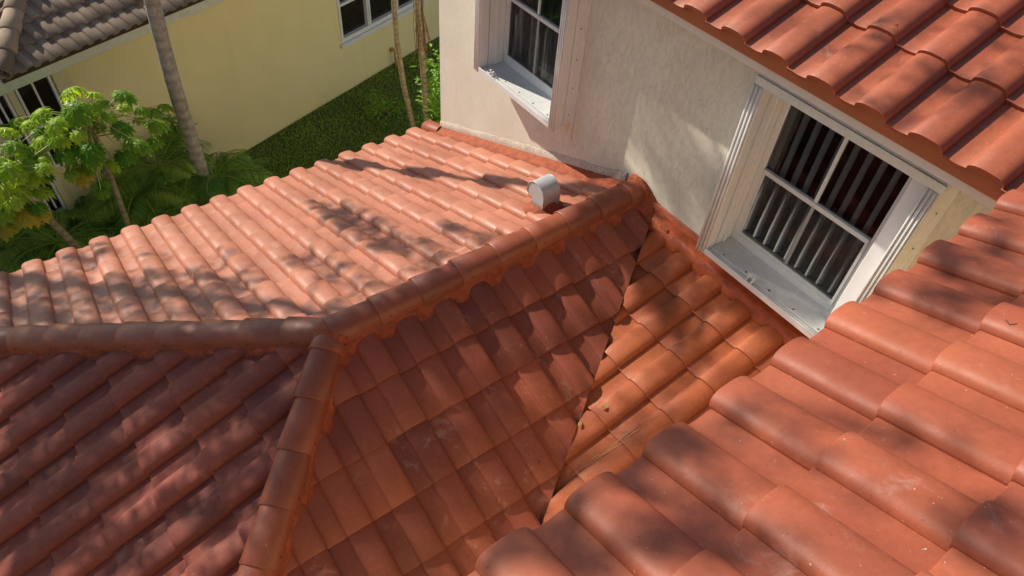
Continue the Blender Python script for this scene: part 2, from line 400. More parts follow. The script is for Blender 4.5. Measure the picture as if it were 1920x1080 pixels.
# ---- ridge caps and mortar
def cap_mesh(L=.405, r0=.120, r1=.104, h0=.125, h1=.108, th=.015):
    bm = bmesh.new(); ly = bm.faces.layers.float.new('tint'); N = 16; tv = random.random()
    def ring(s, w_, h_, dz=0):
        out = []
        for k in range(N + 1):
            a = math.pi * k / N; cx = math.cos(a); sx = math.sin(a)
            e = .80
            x = -math.copysign(abs(cx) ** .9, cx) * w_; z = (sx ** e) * h_ - h_
            out.append((x, s, z + dz))
        return out
    rows = [ring(0, r0 - .004, h0, -.004), ring(.006, r0, h0), ring(L * .5, (r0 + r1) / 2, (h0 + h1) / 2 , -.008), ring(L, r1, h1, -.018)]
    R = [[bm.verts.new(p) for p in r] for r in rows]
    for a, b in zip(R, R[1:]):
        for k in range(N):
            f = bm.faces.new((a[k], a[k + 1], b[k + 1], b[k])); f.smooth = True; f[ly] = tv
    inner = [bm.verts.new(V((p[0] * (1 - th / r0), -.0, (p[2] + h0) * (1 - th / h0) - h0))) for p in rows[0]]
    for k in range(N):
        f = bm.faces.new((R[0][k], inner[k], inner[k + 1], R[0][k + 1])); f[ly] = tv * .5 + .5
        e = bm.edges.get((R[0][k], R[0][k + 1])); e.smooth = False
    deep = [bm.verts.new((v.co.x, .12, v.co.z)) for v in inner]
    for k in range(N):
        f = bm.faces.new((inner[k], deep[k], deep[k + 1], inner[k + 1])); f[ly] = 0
    # nail holes near the lower edges
    return bm
def cap_line(parent, P, Q, first=.0, label=None, step=.335, nails=True):
    """caps laid from P (their lips face P) up to Q"""
    P = V(P); Q = V(Q); d = (Q - P); Lt = d.length; d.normalize()
    side = d.cross(V((0, 0, 1))).normalized(); up = side.cross(d)
    s = first; k = 0
    while s < Lt - .05:
        L = min(.405, Lt - s + .02)
        bm = cap_mesh(L)
        m = Matrix((side, d, up)).transposed().to_4x4()
        m = Matrix.Translation(P + d * s + up * random.uniform(-.003, .003)) @ m @ Matrix.Rotation(random.uniform(-.012, .012), 4, 'Z') @ Matrix.Rotation(random.uniform(-.02, .02), 4, 'Y')
        for v in bm.verts: v.co = m @ v.co
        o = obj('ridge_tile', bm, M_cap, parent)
        for sx in (-1, 1):
            b2 = bmesh.new(); q = m @ V((sx * .1145, .075, -.078)); nrm = (m.to_3x3() @ V((sx, 0, .35))).normalized()
            tube(b2, [q - nrm * .004, q + nrm * .003], .0045, 6); obj('nail', b2, M_black, o if root_of(parent) is parent else parent)
        s += step; k += 1
def mortar(parent, P, Q, zf, lat, pf, wid=.135, scal=.045):
    """sloping mortar bed beside a ridge; lat = horizontal unit away from it, zf bed height, pf profile"""
    P = V(P); Q = V(Q); bm = bmesh.new(); n = int((Q - P).length / .012); rows = []
    for k in range(n + 1):
        c = P.lerp(Q, k / n); row = []
        # find lateral distance: short on barrels, long on pans
        T = wid
        for _ in range(3):
            x = c.x + lat[0] * T; y = c.y + lat[1] * T; h = pf(x, y)
            T = wid + scal * (1 - h / .058) - .01 + .012 * fbm(c.x * 6, c.y * 6, 3)
        x = c.x + lat[0] * T; y = c.y + lat[1] * T
        ze = zf(x, y) + pf(x, y) + .014
        zi = c.z - .085
        for q in range(6):
            t_ = q / 5; tt = .07 + (T - .07) * t_
            z = zi + (ze - zi) * t_ + .010 * math.sin(math.pi * t_) + .004 * fbm(c.x * 20 + t_ * 3, c.y * 20, 1)
            row.append(bm.verts.new((c.x + lat[0] * tt, c.y + lat[1] * tt, z)))
        row.append(bm.verts.new((c.x + lat[0] * (T + .004), c.y + lat[1] * (T + .004), ze - .03)))
        rows.append(row)
    for a, b in zip(rows, rows[1:]):
        for q in range(6):
            f = bm.faces.new((a[q], b[q], b[q + 1], a[q + 1])); f.smooth = True
    return obj('mortar', bm, M_mortar, parent)
CR = .172
ub_left = -.711 - .075; ub_right = (YW + .17); ub_hip = -(5.2 - 2.2 - 8 * TW); 
def pf_left(x, y): return prof((y - ub_left) / TW) 
def pf_right(x, y): return prof((ub_right - y) / TW)
def pf_hip(x, y): return prof((ub_hip - x) / TW)
def ridge_part(label, P): 
    bm = bmesh.new(); return bm
# the main ridge: its mortar core is the part, tiles are its sub-parts
def core(P, Q, label):
    P = V(P); Q = V(Q); bm = bmesh.new(); d = (Q - P).normalized(); s = d.cross(V((0, 0, 1))).normalized()
    a = [P, Q]
    vs = [[bm.verts.new(p + s * x + V((0, 0, z))) for x, z in ((-.095, -.14), (-.09, -.07), (0, -.03), (.09, -.07), (.095, -.14))] for p in a]
    for i in range(4): bm.faces.new((vs[0][i], vs[0][i + 1], vs[1][i + 1], vs[1][i]))
    bm.faces.new(vs[0]); bm.faces.new(vs[1][::-1])
    return obj('ridge', bm, M_mortar, house, label=label)
J = V((XR, YJ, ZA + CR)); E_ = V((XR, YW, ZA + CR))
rg = core(J + V((0, .05, 0)), E_ - V((0, .02, 0)), 'main ridge from the hip junction up to the cream wall')
cap_line(rg, J + V((0, -.02, 0)), E_ + V((0, -.01, 0)), 0)
mortar(rg, J + V((0, .02, 0)), E_ - V((0, .01, 0)), z_right, (1, 0), pf_right)
mortar(rg, J + V((0, .02, 0)), E_ - V((0, .01, 0)), z_left, (-1, 0), pf_left, .125, .02)
# left hip
Lh = 3.3; H1 = J + V((-Lh, -Lh, -Lh * MS))
h1 = core(H1, J, 'hip ridge running left across the frame')
cap_line(h1, H1, J + V((-.03, -.03, -.01)), .14)
s2 = math.sqrt(.5)
mortar(h1, H1, J, z_hip, (s2, -s2), pf_hip, .135, .02); mortar(h1, H1, J, z_left, (-s2, s2), pf_left, .115, .01)
H2 = J + V((2.7, -2.7, -2.7 * MS))
h2 = core(H2, J, 'hip ridge running down towards the camera')
cap_line(h2, H2, J + V((.05, -.05, -.02)), .10)
mortar(h2, H2, J, z_right, (s2, s2), pf_right, .150, .012); mortar(h2, H2, J, z_hip, (-s2, -s2), pf_hip, .105, .01)
# mortar hood over the junction of the three ridges
def blob(name, c, r, mat, parent, sq=(1, 1, 1), amp=.12, seed=0, label=None, sub=4):
    bm = bmesh.new(); bmesh.ops.create_icosphere(bm, subdivisions=sub, radius=1)
    for v in bm.verts:
        k = 1 + amp * fbm(v.co.x * 1.6 + seed, v.co.y * 1.6, v.co.z * 1.6) + amp * .25 * fbm(v.co.x * 7 + seed, v.co.y * 7, v.co.z * 7)
        v.co = V((v.co.x * sq[0], v.co.y * sq[1], v.co.z * sq[2])) * r * k + V(c)
    for f in bm.faces: f.smooth = True
    return obj(name, bm, mat, parent, label=label)
blob('mortar', J + V((0, .0, -.135)), .125, M_mortar, rg, (1.15, 1.15, .95), .10, 3, 'mortar lump joining the three ridges')
blob('mortar', E_ + V((.0, -.03, -.10)), .125, M_mortar, rg, (1.08, .30, .95), .12, 8, 'mortar lump where the ridge meets the wall')

# ---- flashings
bm = bmesh.new(); rows = []
n = 90
for k in range(n + 1):      # left slope against the wall
    x = WX0 + .02 + (XR - .12 - WX0) * k / n; zb = z_left(x, 0)
    a = .125 + .03 * fbm(x * 7, 0, 2)
    h = prof((YW - a - ub_left) / TW)
    rows.append([bm.verts.new(p) for p in ((x, YW - .016, zb + .105 + .006 * fbm(x * 14, 3)), (x, YW - .05, zb + .085), (x, YW - .08, zb + .07 + .012 * fbm(x * 17, 9)), (x, YW - a, zb + h * .3 + .055 + .006 * fbm(x * 8, 4)), (x, YW - a - .012, zb - .01))])
for a, b in zip(rows, rows[1:]):
    for i in range(4): f = bm.faces.new((a[i], b[i], b[i + 1], a[i + 1])); f.smooth = True
obj('flashing', bm, M_mortar, house, label='orange mortar strip along the foot of the cream wall')
bm = bmesh.new(); rows = []
n = 120; ub_head = -.02
for k in range(n + 1):      # head flashing under the window
    x = -2.86 + (2.78) * k / n
    h = prof((ub_head - x) / TW); zb = z_head(x, YW); a = .135 + .03 * (1 - h / .058) + .008 * fbm(x * 9, 1)
    rows.append([bm.verts.new(p) for p in ((x, YW - .004, zb + .150), (x, YW - .016, zb + .145), (x, YW - .024, zb + .10), (x, YW - .10, zb + .078), (x, YW - a, zb - HW * a + h + .040 + .004 * fbm(x * 15, 4)), (x, YW - a - .006, zb - HW * a - .01))])
for a, b in zip(rows, rows[1:]):
    for i in range(5): f = bm.faces.new((a[i], b[i], b[i + 1], a[i + 1])); f.smooth = (i != 2)
obj('flashing', bm, M_flash, house, label='orange painted flashing below the striped window')
# sloping piece of flashing from the ridge end to the valley head
bm = bmesh.new(); rows = []
for k in range(21):
    x = XR + .05 + .42 * k / 20; zb = max(z_right(x, 0), z_head(x, YW))
    rows.append([bm.verts.new(p) for p in ((x, YW - .003, zb + .19 - .08 * k / 20), (x, YW - .02, zb + .17 - .08 * k / 20), (x, YW - .05, zb + .12 - .04 * k / 20), (x, YW - .12, zb + .085), (x, YW - .15, zb))])
for a, b in zip(rows, rows[1:]):
    for i in range(4): f = bm.faces.new((a[i], b[i], b[i + 1], a[i + 1])); f.smooth = True
obj('flashing', bm, M_mortar, house)
# rake tile at the far end of the left slope
rk = V((-6.44, YW - .02, z_left(-6.44, 0) + .10)); rk2 = V((-6.0, YW - .02, z_left(-6.0, 0) + .10))
bm = cap_mesh(.36, .105, .095, .11, .10); d = (rk2 - rk).normalized(); sd = d.cross(V((0, 0, 1))).normalized(); upv = sd.cross(d)
m = Matrix.Translation(rk + upv * .03) @ Matrix((sd, d, upv)).transposed().to_4x4()
for v in bm.verts: v.co = m @ v.co
obj('rake_tile', bm, M_cap, house)

# ---- windows with accordion shutters
def window(name, g0, g1, label, blinds):
    """g0,g1 glass edges in x"""
    fy = YW + .072; gy = YW + .095
    top = W_Z1; bot = W_Z0
    zb = -3.505; zm = -2.92; zt = top - .06
    # frame ring
    bm = bmesh.new()
    box(bm, g0 - .049, g0, fy, fy + .06, bot + .001, top - .001, bev=.002); box(bm, g1, g1 + .049, fy, fy + .06, bot + .001, top - .001, bev=.002)
    box(bm, g0, g1, fy - .003, fy + .06, bot + .001, zb, bev=.002); box(bm, g0, g1, fy, fy + .06, zt, top - .001, bev=.002)
    wo = obj(name, bm, M_white, house, label=label)
    bm = bmesh.new(); box(bm, g0 + .002, g1 - .002, fy - .012, fy + .03, zm - .016, zm + .020, bev=.003); box(bm, g0 + .002, g1 - .002, fy - .008, fy + .012, zb - .02, zb + .022, bev=.002)
    box(bm, g0 + .001, g0 + .022, fy - .006, fy + .012, zb, zm, bev=.002); box(bm, g1 - .022, g1 - .001, fy - .006, fy + .012, zb, zm, bev=.002)
    obj('sash', bm, M_white2, wo)
    bm = bmesh.new(); xm = (g0 + g1) / 2
    box(bm, xm - .012, xm + .012, gy - .026, gy - .012, zm + .021, zt - .001); box(bm, xm - .011, xm + .011, gy - .018, gy - .0095, zb + .023, zm - .017)
    obj('glazing_bar', bm, M_white2, wo)
    bm = bmesh.new(); bm.faces.new([bm.verts.new(q) for q in ((g0, gy - .008, zb + .01), (g1, gy - .008, zb + .01), (g1, gy - .008, zt + .01), (g0, gy - .008, zt + .01))])
    obj('glass', bm, M_glass, wo)
    bm = bmesh.new(); bm.faces.new([bm.verts.new(q) for q in ((g0 + .02, gy - .02, zb + .02), (g1 - .02, gy - .02, zb + .02), (g1 - .02, gy - .02, zm - .014), (g0 + .02, gy - .02, zm - .014))])
    obj('insect_screen', bm, M_screen, wo)
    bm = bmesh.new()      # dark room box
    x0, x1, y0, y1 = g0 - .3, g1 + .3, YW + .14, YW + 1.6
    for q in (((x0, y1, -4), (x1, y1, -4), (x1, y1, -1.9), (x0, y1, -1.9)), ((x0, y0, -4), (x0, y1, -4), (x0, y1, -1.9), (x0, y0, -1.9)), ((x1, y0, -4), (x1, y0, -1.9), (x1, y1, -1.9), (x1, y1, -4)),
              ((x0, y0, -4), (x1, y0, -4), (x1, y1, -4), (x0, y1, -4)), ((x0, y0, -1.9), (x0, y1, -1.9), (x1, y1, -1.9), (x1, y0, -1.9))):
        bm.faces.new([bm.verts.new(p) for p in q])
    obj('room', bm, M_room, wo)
    # sill slab
    ys = 3.60
    bm = bmesh.new(); box(bm, g0 - .046, g1 + .20, ys + .035, fy - .001, -3.625, -3.583, bev=.003)
    obj('sill', bm, M_white2, wo)
    # bottom track: base with two raised ribs and a gap
    bm = bmesh.new(); xa, xb = g0 - .055, g1 + .195
    box(bm, xa, xb, ys - .008, ys + .034, -3.612, -3.590, bev=.002)
    box(bm, xa, xb, ys - .011, ys - .004, -3.618, -3.566, bev=.001); box(bm, xa, xb, ys + .018, ys + .023, -3.589, -3.572, bev=.001); box(bm, xa, xb, ys + .036, ys + .041, -3.582, -3.566, bev=.001)
    box(bm, xa - .01, xb, ys + .03, YW - .004, -3.66, -3.626, bev=.003)
    obj('shutter_track', bm, M_white, wo, label='bottom shutter track')
    for k in range(5):
        x = xa + .12 + (xb - xa - .25) * k / 4; bm = bmesh.new(); tube(bm, [(x, ys + .075, -3.584), (x, ys + .075, -3.578)], .006, 8)
        obj('screw', bm, M_black, wo)
    xc = g0 + (.10 if not blinds else .33)
    for dx in (0, .045):
        bm = bmesh.new()
        box(bm, xc + dx, xc + dx + .012, ys + .0, ys + .05, -3.580, -3.556, bev=.002); tube(bm, [(xc + dx + .006, ys + .02, -3.566), (xc + dx + .006, ys + .02, -3.535)], .005, 8)
        tube(bm, [(xc + dx + .006, ys + .02, -3.538), (xc + dx + .006, ys + .02, -3.526)], .010, 8)
        obj('roller', bm, M_white, wo)
    # head track
    bm = bmesh.new(); box(bm, g0 - .13, g1 + .27, 3.61, YW - .004, -2.20, -2.150, bev=.003)
    box(bm, g0 - .13, g1 + .27, 3.595, 3.609, -2.215, -2.160, bev=.002); box(bm, g0 - .13, g1 + .27, 3.66, 3.67, -2.214, -2.201)
    obj('shutter_track', bm, M_white2, wo, label='head shutter track')
    # folded accordion shutters
    for (a, b, nm, n_) in ((g0 - .135, g0 - .048, 'left', 6), (g1 + .19, g1 + .263, 'right', 6)):
        bm = bmesh.new(); N = n_
        for k in range(N):
            xa2 = a + (b - a) * k / N; xb2 = a + (b - a) * (k + .86) / N
            zig = .012 if k % 2 else 0
            box(bm, xa2, xb2, 3.590 + zig, 3.700 - zig * .5, -3.628 + .01 * (k % 2), -2.217, bev=.0022)
            # bulb hinge
            tube(bm, [((xa2 + xb2) / 2, 3.590 + zig, -3.63), ((xa2 + xb2) / 2, 3.590 + zig, -2.218)], .0055, 6)
        so_ = obj('shutter', bm, M_white, wo, label='%s folded shutter stack' % nm)
        bm = bmesh.new()
        if nm == 'left':
            box(bm, a + .03, b - .004, 3.702, YW - .002, -3.622, -2.222, bev=.003); box(bm, b - .003, b + .001, 3.70, YW + .06, -3.60, -2.22)
            box(bm, b + .0015, b + .014, YW - .035, YW - .004, -3.58, -2.222, bev=.002)
        else:
            box(bm, a - .0, b - .002, 3.702, YW - .002, -3.60, -2.222, bev=.003)
            box(bm, a - .14, a - .001, YW - .03, YW + .06, -3.58, -2.222, bev=.003)
            box(bm, b - .004, b + .022, YW - .012, YW - .001, -3.64, -2.20, bev=.002)
        obj('mounting_channel', bm, M_white, wo)
        for k in range(5):
            bm = bmesh.new()
            z = -3.50 + k * .27; x = (b + .002) if nm == 'left' else (b - .001)
            y = 3.765 if nm == 'left' else 3.755
            tube(bm, [(x, y, z), (x + .004, y, z)], .0055, 8)
            obj('screw', bm, M_beigealu if nm == 'left' else M_black, wo)
    if not blinds:
        bm = bmesh.new(); box(bm, g1 + .235, g1 + .285, YW - .008, YW - .001, -3.78, -3.62, bev=.002); obj('bracket', bm, M_beigealu, wo)
    return wo
wA = window('window', *wins['a'], 'left window near the house corner with drawn curtain', False)
wB = window('window', *wins['b'], 'right window with vertical blinds, close under the eave', True)
vb = empty('vertical_blinds', (-1.58, YW + .22, -3.5), 'pale vertical blind slats hanging behind the right hand window', 'blinds')
vb.location = (-1.58, YW + .22, -2.1)
for k in range(13):
    x = wins['b'][0] - .10 + k * .097; a = math.radians(60)
    bm = bmesh.new(); c_, s_ = math.cos(a) * .026, math.sin(a) * .026
    seg = 4; colv = []
    for q in range(seg + 1):
        tq = q / seg * 2 - 1; bow = .006 * (1 - tq * tq)
        colv.append((bm.verts.new((x + c_ * tq + bow, YW + .165 + s_ * tq, -2.15)), bm.verts.new((x + c_ * tq + bow + .004, YW + .165 + s_ * tq, -3.52))))
    for p, q in zip(colv, colv[1:]): f = bm.faces.new((p[0], q[0], q[1], p[1])); f.smooth = True
    bmesh.ops.solidify(bm, geom=bm.faces[:], thickness=.0012)
    obj('slat', bm, M_slat, vb)
bm = bmesh.new(); rows = []
for k in range(70):
    x = wins['a'][0] - .05 + k * .0137; y = YW + .17 + .03 * math.sin(k * .75) + .012 * math.sin(k * 1.9)
    rows.append((bm.verts.new((x, y, -2.12)), bm.verts.new((x, y, -3.58))))
for i, (p, q) in enumerate(zip(rows, rows[1:])):
    if 12 < i < 20: continue
    f = bm.faces.new((p[0], q[0], q[1], p[1])); f.smooth = True
bmesh.ops.solidify(bm, geom=bm.faces[:], thickness=.002)
tag(obj('curtain', bm, M_curtain), 'grey curtain with folds hanging behind the left window', 'curtain')

# ---- vent pipe hood on the left slope
VP = V((-3.36, 3.07, 0)); VP.z = z_left(VP.x, 0) + .05
def hood():
    # side outline in x-z: straight back, round top, lobe curling down in front with a notch under it
    out = [(.105, -.08), (.105, .10)]
    for k in range(15):
        a = math.radians(k * 180 / 14); out.append((.105 * math.cos(a), .205 + .105 * math.sin(a)))
    out += [(-.112, .185), (-.104, .160), (-.082, .148), (-.056, .152), (-.040, .135), (-.036, .05), (-.040, -.08)]
    bm = bmesh.new(); wd = .085
    A = [bm.verts.new((VP.x + x, VP.y - wd, VP.z + z)) for x, z in out]; B = [bm.verts.new((VP.x + x, VP.y + wd, VP.z + z)) for x, z in out]
    n = len(out)
    for i in range(n):
        f = bm.faces.new((A[i], B[i], B[(i + 1) % n], A[(i + 1) % n])); f.smooth = 1 <= i <= 15
    bm.faces.new(A); bm.faces.new(B[::-1])
    for S in (A, B):
        for i in range(n): bm.edges.get((S[i], S[(i + 1) % n])).smooth = False
    # folded seam rim on both cheeks
    for yy in (-wd - .002, wd + .002):
        tube(bm, [(VP.x + x * 1.01, VP.y + yy, VP.z + z) for x, z in out[:20]], .004, 5)
    bmesh.ops.recalc_face_normals(bm, faces=bm.faces[:])
    return bm
vo = obj('vent_hood', hood(), M_galv, house, label='small galvanised gooseneck vent on the salmon slope')
bm = bmesh.new(); tube(bm, [(VP.x + .02, VP.y - .02, VP.z - .05), (VP.x + .02, VP.y - .02, VP.z + .11)], .035, 14); obj('pipe', bm, M_dark, vo)
bm = bmesh.new(); box(bm, VP.x - .03, VP.x - .018, VP.y - .074, VP.y + .074, VP.z - .02, VP.z + .01); obj('sealant', bm, M_white, vo)
# mortar collar
bm = bmesh.new(); rings = []
for k in range(28):
    a = 2 * math.pi * k / 28; ca, sa = math.cos(a), math.sin(a); r = .17 + .035 * fbm(ca * 2, sa * 2, 4)
    col_ = []
    for t_, hz in ((.0, .11), (.35, .075), (.7, .045), (1, .0)):
        rr = .10 + (r - .10) * t_; x = VP.x + ca * rr + .01; y = VP.y + sa * rr
        zs = z_left(x, y) + max(pf_left(x, y) * .9, .0) * t_ + hz * (1 - t_ * .4) + (.034 if t_ < 1 else .015)
        col_.append(bm.verts.new((x, y, zs)))
    rings.append(col_)
for k in range(28):
    a, b = rings[k], rings[(k + 1) % 28]
    for i in range(3): f = bm.faces.new((a[i], a[i + 1], b[i + 1], b[i])); f.smooth = True
obj('mortar', bm, M_mortar, vo)

# ---- pencilled marks on tiles and small litter lying on the roof
def surf_bvh(o):
    me = o.data; vs = [v.co for v in me.vertices]; return BVHTree.FromPolygons(vs, [p.vertices for p in me.polygons])
def stroke(bm, bvh, a, b, wd=.003):
    a = V((*a, 0)); b = V((*b, 0)); n = 6; s = (b - a).cross(V((0, 0, 1))).normalized() * wd / 2; prev = None
    for k in range(n + 1):
        c = a.lerp(b, k / n); q = []
        for sg in (-1, 1):
            p = c + s * sg; h = bvh.ray_cast(V((p.x, p.y, 3)), V((0, 0, -1)))
            if h[0] is None: return
            q.append(bm.verts.new(h[0] + V((0, 0, .0015))))
        if prev: bm.faces.new((prev[0], prev[1], q[1], q[0]))
        prev = q

# ================================================================== ground
bm = bmesh.new(); S_ = 60
bm.faces.new([bm.verts.new(q) for q in ((-S_, -S_, GZ - .02), (S_, -S_, GZ - .02), (S_, S_, GZ - .02), (-S_, S_, GZ - .02))])
tag(obj('ground', bm, M_earth), kind='structure')
NV = V((-.330, .944, 0)); NN = V((.944, .330, 0))     # along / away from the neighbour's wall
N0 = V((-11.29, 4.29, 0))
def npt(s, d, z): p = N0 + NV * s + NN * d; return V((p.x, p.y, z))
bm = bmesh.new(); bm.faces.new([bm.verts.new(npt(s, d, GZ - .008)) for s, d in ((-2.6, .0), (-2.6, 7.5), (14, 9.5), (14, .0))])
tag(obj('lawn', bm, M_turf), kind='structure')
bm = bmesh.new(); bm.faces.new([bm.verts.new(npt(s, d, GZ + .004)) for s, d in ((-14, -.0), (-14, 6), (-2.2, 6), (-1.9, 3), (-2.6, .0))])
tag(obj('planting_bed', bm, M_soil), kind='structure')
# grass blades
bm = bmesh.new(); ly = bm.faces.layers.float.new('tint'); rg_ = random.Random(4)
for k in range(46000):
    s = rg_.uniform(-2.7, 6.5); d = rg_.uniform(.02, 4.6); p = npt(s, d, GZ - .01)
    if p.x > -6.3: continue
    h = rg_.uniform(.03, .06) * (1 + .4 * fbm(p.x * 2, p.y * 2)); a = rg_.uniform(0, 6.28); wx, wy = math.cos(a) * .008, math.sin(a) * .008
    lx, ly_ = rg_.gauss(0, .018), rg_.gauss(0, .018)
    f = bm.faces.new((bm.verts.new(p - V((wx, wy, 0))), bm.verts.new(p + V((wx, wy, 0))), bm.verts.new(p + V((lx, ly_, h)))))
    f[ly] = min(1, max(0, rg_.gauss(.45, .25) + .35 * fbm(p.x, p.y, 2)))
tag(obj('grass', bm, M_grass), 'short green lawn grass between the two houses', 'grass', kind='stuff')

# ================================================================== neighbour house
nb = empty('house', tuple(npt(0, -3, GZ)), 'yellow neighbouring house with a grey brown tiled roof beyond the lawn', 'house')
def on_wall(bm, s0, s1, d0, d1, z0, z1, bev=0):
    m = Matrix((NV, NN, V((0, 0, 1)))).transposed().to_4x4(); m = Matrix.Translation(N0) @ m
    box(bm, s0, s1, d0, d1, z0, z1, m, bev)
nwin = [(.76, 3.10, -6.70, -5.35), (-4.77, -4.34, -6.25, -4.90), (-5.10, -4.90, -6.9, -4.95)]
bm = bmesh.new()
ss = sorted({-9, 13, *[q for w_ in nwin for q in w_[:2]]}); zs = sorted({GZ - .1, -4.60, *[q for w_ in nwin for q in w_[2:]]})
for a, b in zip(ss, ss[1:]):
    for c, d in zip(zs, zs[1:]):
        if any(h[0] <= a and b <= h[1] and h[2] <= c and d <= h[3] for h in nwin): continue
        bm.faces.new([bm.verts.new(q) for q in (npt(a, 0, c), npt(b, 0, c), npt(b, 0, d), npt(a, 0, d))])
on_wall(bm, -9, 13, -8, -.30, GZ, -4.65)
obj('wall', bm, M_yellow, nb)
bm = bmesh.new(); on_wall(bm, -9, -4.12, .001, .05, GZ, -4.62, .004); on_wall(bm, -4.88, -4.79, .051, .09, GZ, -4.7, .004); on_wall(bm, -4.30, -4.10, .051, .09, GZ, -4.7, .004)
for w_ in (nwin[1], nwin[2]):
    pass
nbw = obj('trim', bm, M_yellow2, nb, label='paler yellow trim around the narrow windows')
for i, w_ in enumerate(nwin):
    bm = bmesh.new(); f_ = .05 if i == 0 else .022; dd = .02 if i == 0 else .10; d0 = -.08 if i == 0 else .052
    on_wall(bm, w_[0] - .01, w_[0] + f_, d0, dd, w_[2], w_[3], .004); on_wall(bm, w_[1] - f_, w_[1] + .01, d0, dd, w_[2], w_[3], .004)
    on_wall(bm, w_[0] + f_, w_[1] - f_, d0, dd, w_[2], w_[2] + f_ * 1.5, .004); on_wall(bm, w_[0] + f_, w_[1] - f_, d0, dd, w_[3] - f_, w_[3], .004)
    if i == 0:
        for s in (1.53, 2.32): on_wall(bm, s - .05, s - .006, d0, dd - .01, w_[2] + .076, w_[3] - .051, .004); on_wall(bm, s + .006, s + .05, d0, dd - .01, w_[2] + .076, w_[3] - .051, .004)
        on_wall(bm, w_[0] - .06, w_[1] + .06, .0, .07, w_[2] - .08, w_[2] - .002, .006)
        for a, b in ((w_[0] + .05, 1.479), (1.581, 2.27), (2.37, w_[1] - .05)): on_wall(bm, a, b, d0 + .01, dd - .03, -6.04, -5.99)
    else:
        s = (w_[0] + w_[1]) / 2; on_wall(bm, s - .012, s + .012, d0, dd - .02, w_[2] + .076, w_[3] - .051); on_wall(bm, w_[0] + .05, w_[1] - .05, d0, dd - .025, -5.66, -5.62)
    wo = obj('window', bm, M_white, nb, label=['wide sliding window low on the yellow wall', 'narrow window behind the papaya leaves', 'narrow dark window at the left edge'][i])
    bm = bmesh.new(); e = d0 + .012; bm.faces.new([bm.verts.new(npt(s, e, z)) for s, z in ((w_[0], w_[2]), (w_[1], w_[2]), (w_[1], w_[3]), (w_[0], w_[3]))])
    obj('glass', bm, M_glass, wo)
    bm = bmesh.new(); e = d0 - .03 if i == 0 else d0 - .0005; bm.faces.new([bm.verts.new(npt(s, e, z)) for s, z in ((w_[0], w_[2]), (w_[1], w_[2]), (w_[1], w_[3]), (w_[0], w_[3]))])
    obj('room', bm, M_room, wo)
NE = .52; NZ = -4.62   # eave overhang and tile bed height
bm = bmesh.new(); on_wall(bm, -9, 13.4, NE - .035, NE, NZ - .20, NZ - .015, .004); obj('fascia', bm, plain('pale_green_fascia', (.60, .62, .50), .6, .12), nb)
bm = bmesh.new(); on_wall(bm, -9, 13.4, -.05, NE - .036, NZ - .18, NZ - .16); obj('soffit', bm, M_yellow2, nb)
def z_nb(x, y): p = V((x, y, 0)) - N0; return NZ - .40 * (p.dot(NN) - NE)
# the hip at the far left of this roof
hp = N0 + NV * (-5.05) + NN * 0
lip = N0 + NN * (NE + .06)
hipdir = (NV - NN)      # plan direction of the hip going up and back
S_n = tile_slope('roof_slope', (NN.x, NN.y), .40, (NV.x * -1, NV.y * -1), -(N0.dot(NN) + NE + .06), 7, -(N0.dot(NV) + 4.5), 60, z_nb,
    [((N0 + NV * -4.95 + NN * NE).to_2d(), (-NV - NN).to_2d())], M_grey, nb, 'grey brown weathered tile slope', (0, 1), rs=31, tw=.172, hs=.62, ex=.30)
bm = bmesh.new()
deckp = [N0 + NV * -5.0 + NN * (NE + .02), N0 + NV * 13.4 + NN * (NE + .02), N0 + NV * 13.4 + NN * (NE - 4), N0 + NV * -1 + NN * (NE - 4)]
deck(bm, [(p.x, p.y) for p in deckp], z_nb, -.012)
z_n2 = lambda x, y: NZ + .40 * ((V((x, y, 0)) - N0).dot(NV) + 4.95)
dp2 = [N0 + NV * -4.95 + NN * NE, N0 + NV * -1.5 + NN * (NE - 3.45), N0 + NV * -4.95 + NN * (NE - 3.45)]
obj('roof_deck', bm, M_dark, nb)
S_n2 = tile_slope('roof_slope', (-NV.x, -NV.y), .40, (-NN.x, -NN.y), (N0.dot(NV) - 5.0), 7, -(N0.dot(NN) + NE + .4), 26, z_n2,
    [((N0 + NV * -4.95 + NN * NE).to_2d(), (NV + NN).to_2d())], M_grey, nb, 'weathered hip end at the left edge', (0, .8), rs=33, tw=.172, hs=.62, ex=.30)
Pn = N0 + NV * -5.0 + NN * (NE + .03); Qn = N0 + NV * -1.6 + NN * (NE - 3.37)
bm = bmesh.new()
Pn.z = NZ + .13; Qn.z = NZ + .13 + .4 * 3.4
nr = obj('ridge', bm, M_grey, nb)
k = 0; d = (Qn - Pn).normalized(); sd = d.cross(V((0, 0, 1))).normalized(); upv = sd.cross(d)
while k < 11:
    b2 = cap_mesh(.405); m = Matrix.Translation(Pn + d * k * .335) @ Matrix((sd, d, upv)).transposed().to_4x4()
    for v in b2.verts: v.co = m @ v.co
    obj('ridge_tile', b2, M_grey, nr); k += 1
# orange drain elbow at the foot of the wall
bm = bmesh.new(); p0 = npt(2.05, .0, GZ + .30); pts = []
for k in range(9):
    a = math.pi * k / 8; pts.append(npt(2.05, .07 - .07 * math.cos(a), GZ + .30 + .07 * math.sin(a)))
tube(bm, pts + [npt(2.05, .14, GZ - .02)], .032, 10)
tag(obj('drain_pipe', bm, plain('orange_pipe', (.62, .33, .10), .5)), 'orange brown pipe elbow coming out of the lawn by the yellow wall', 'pipe')

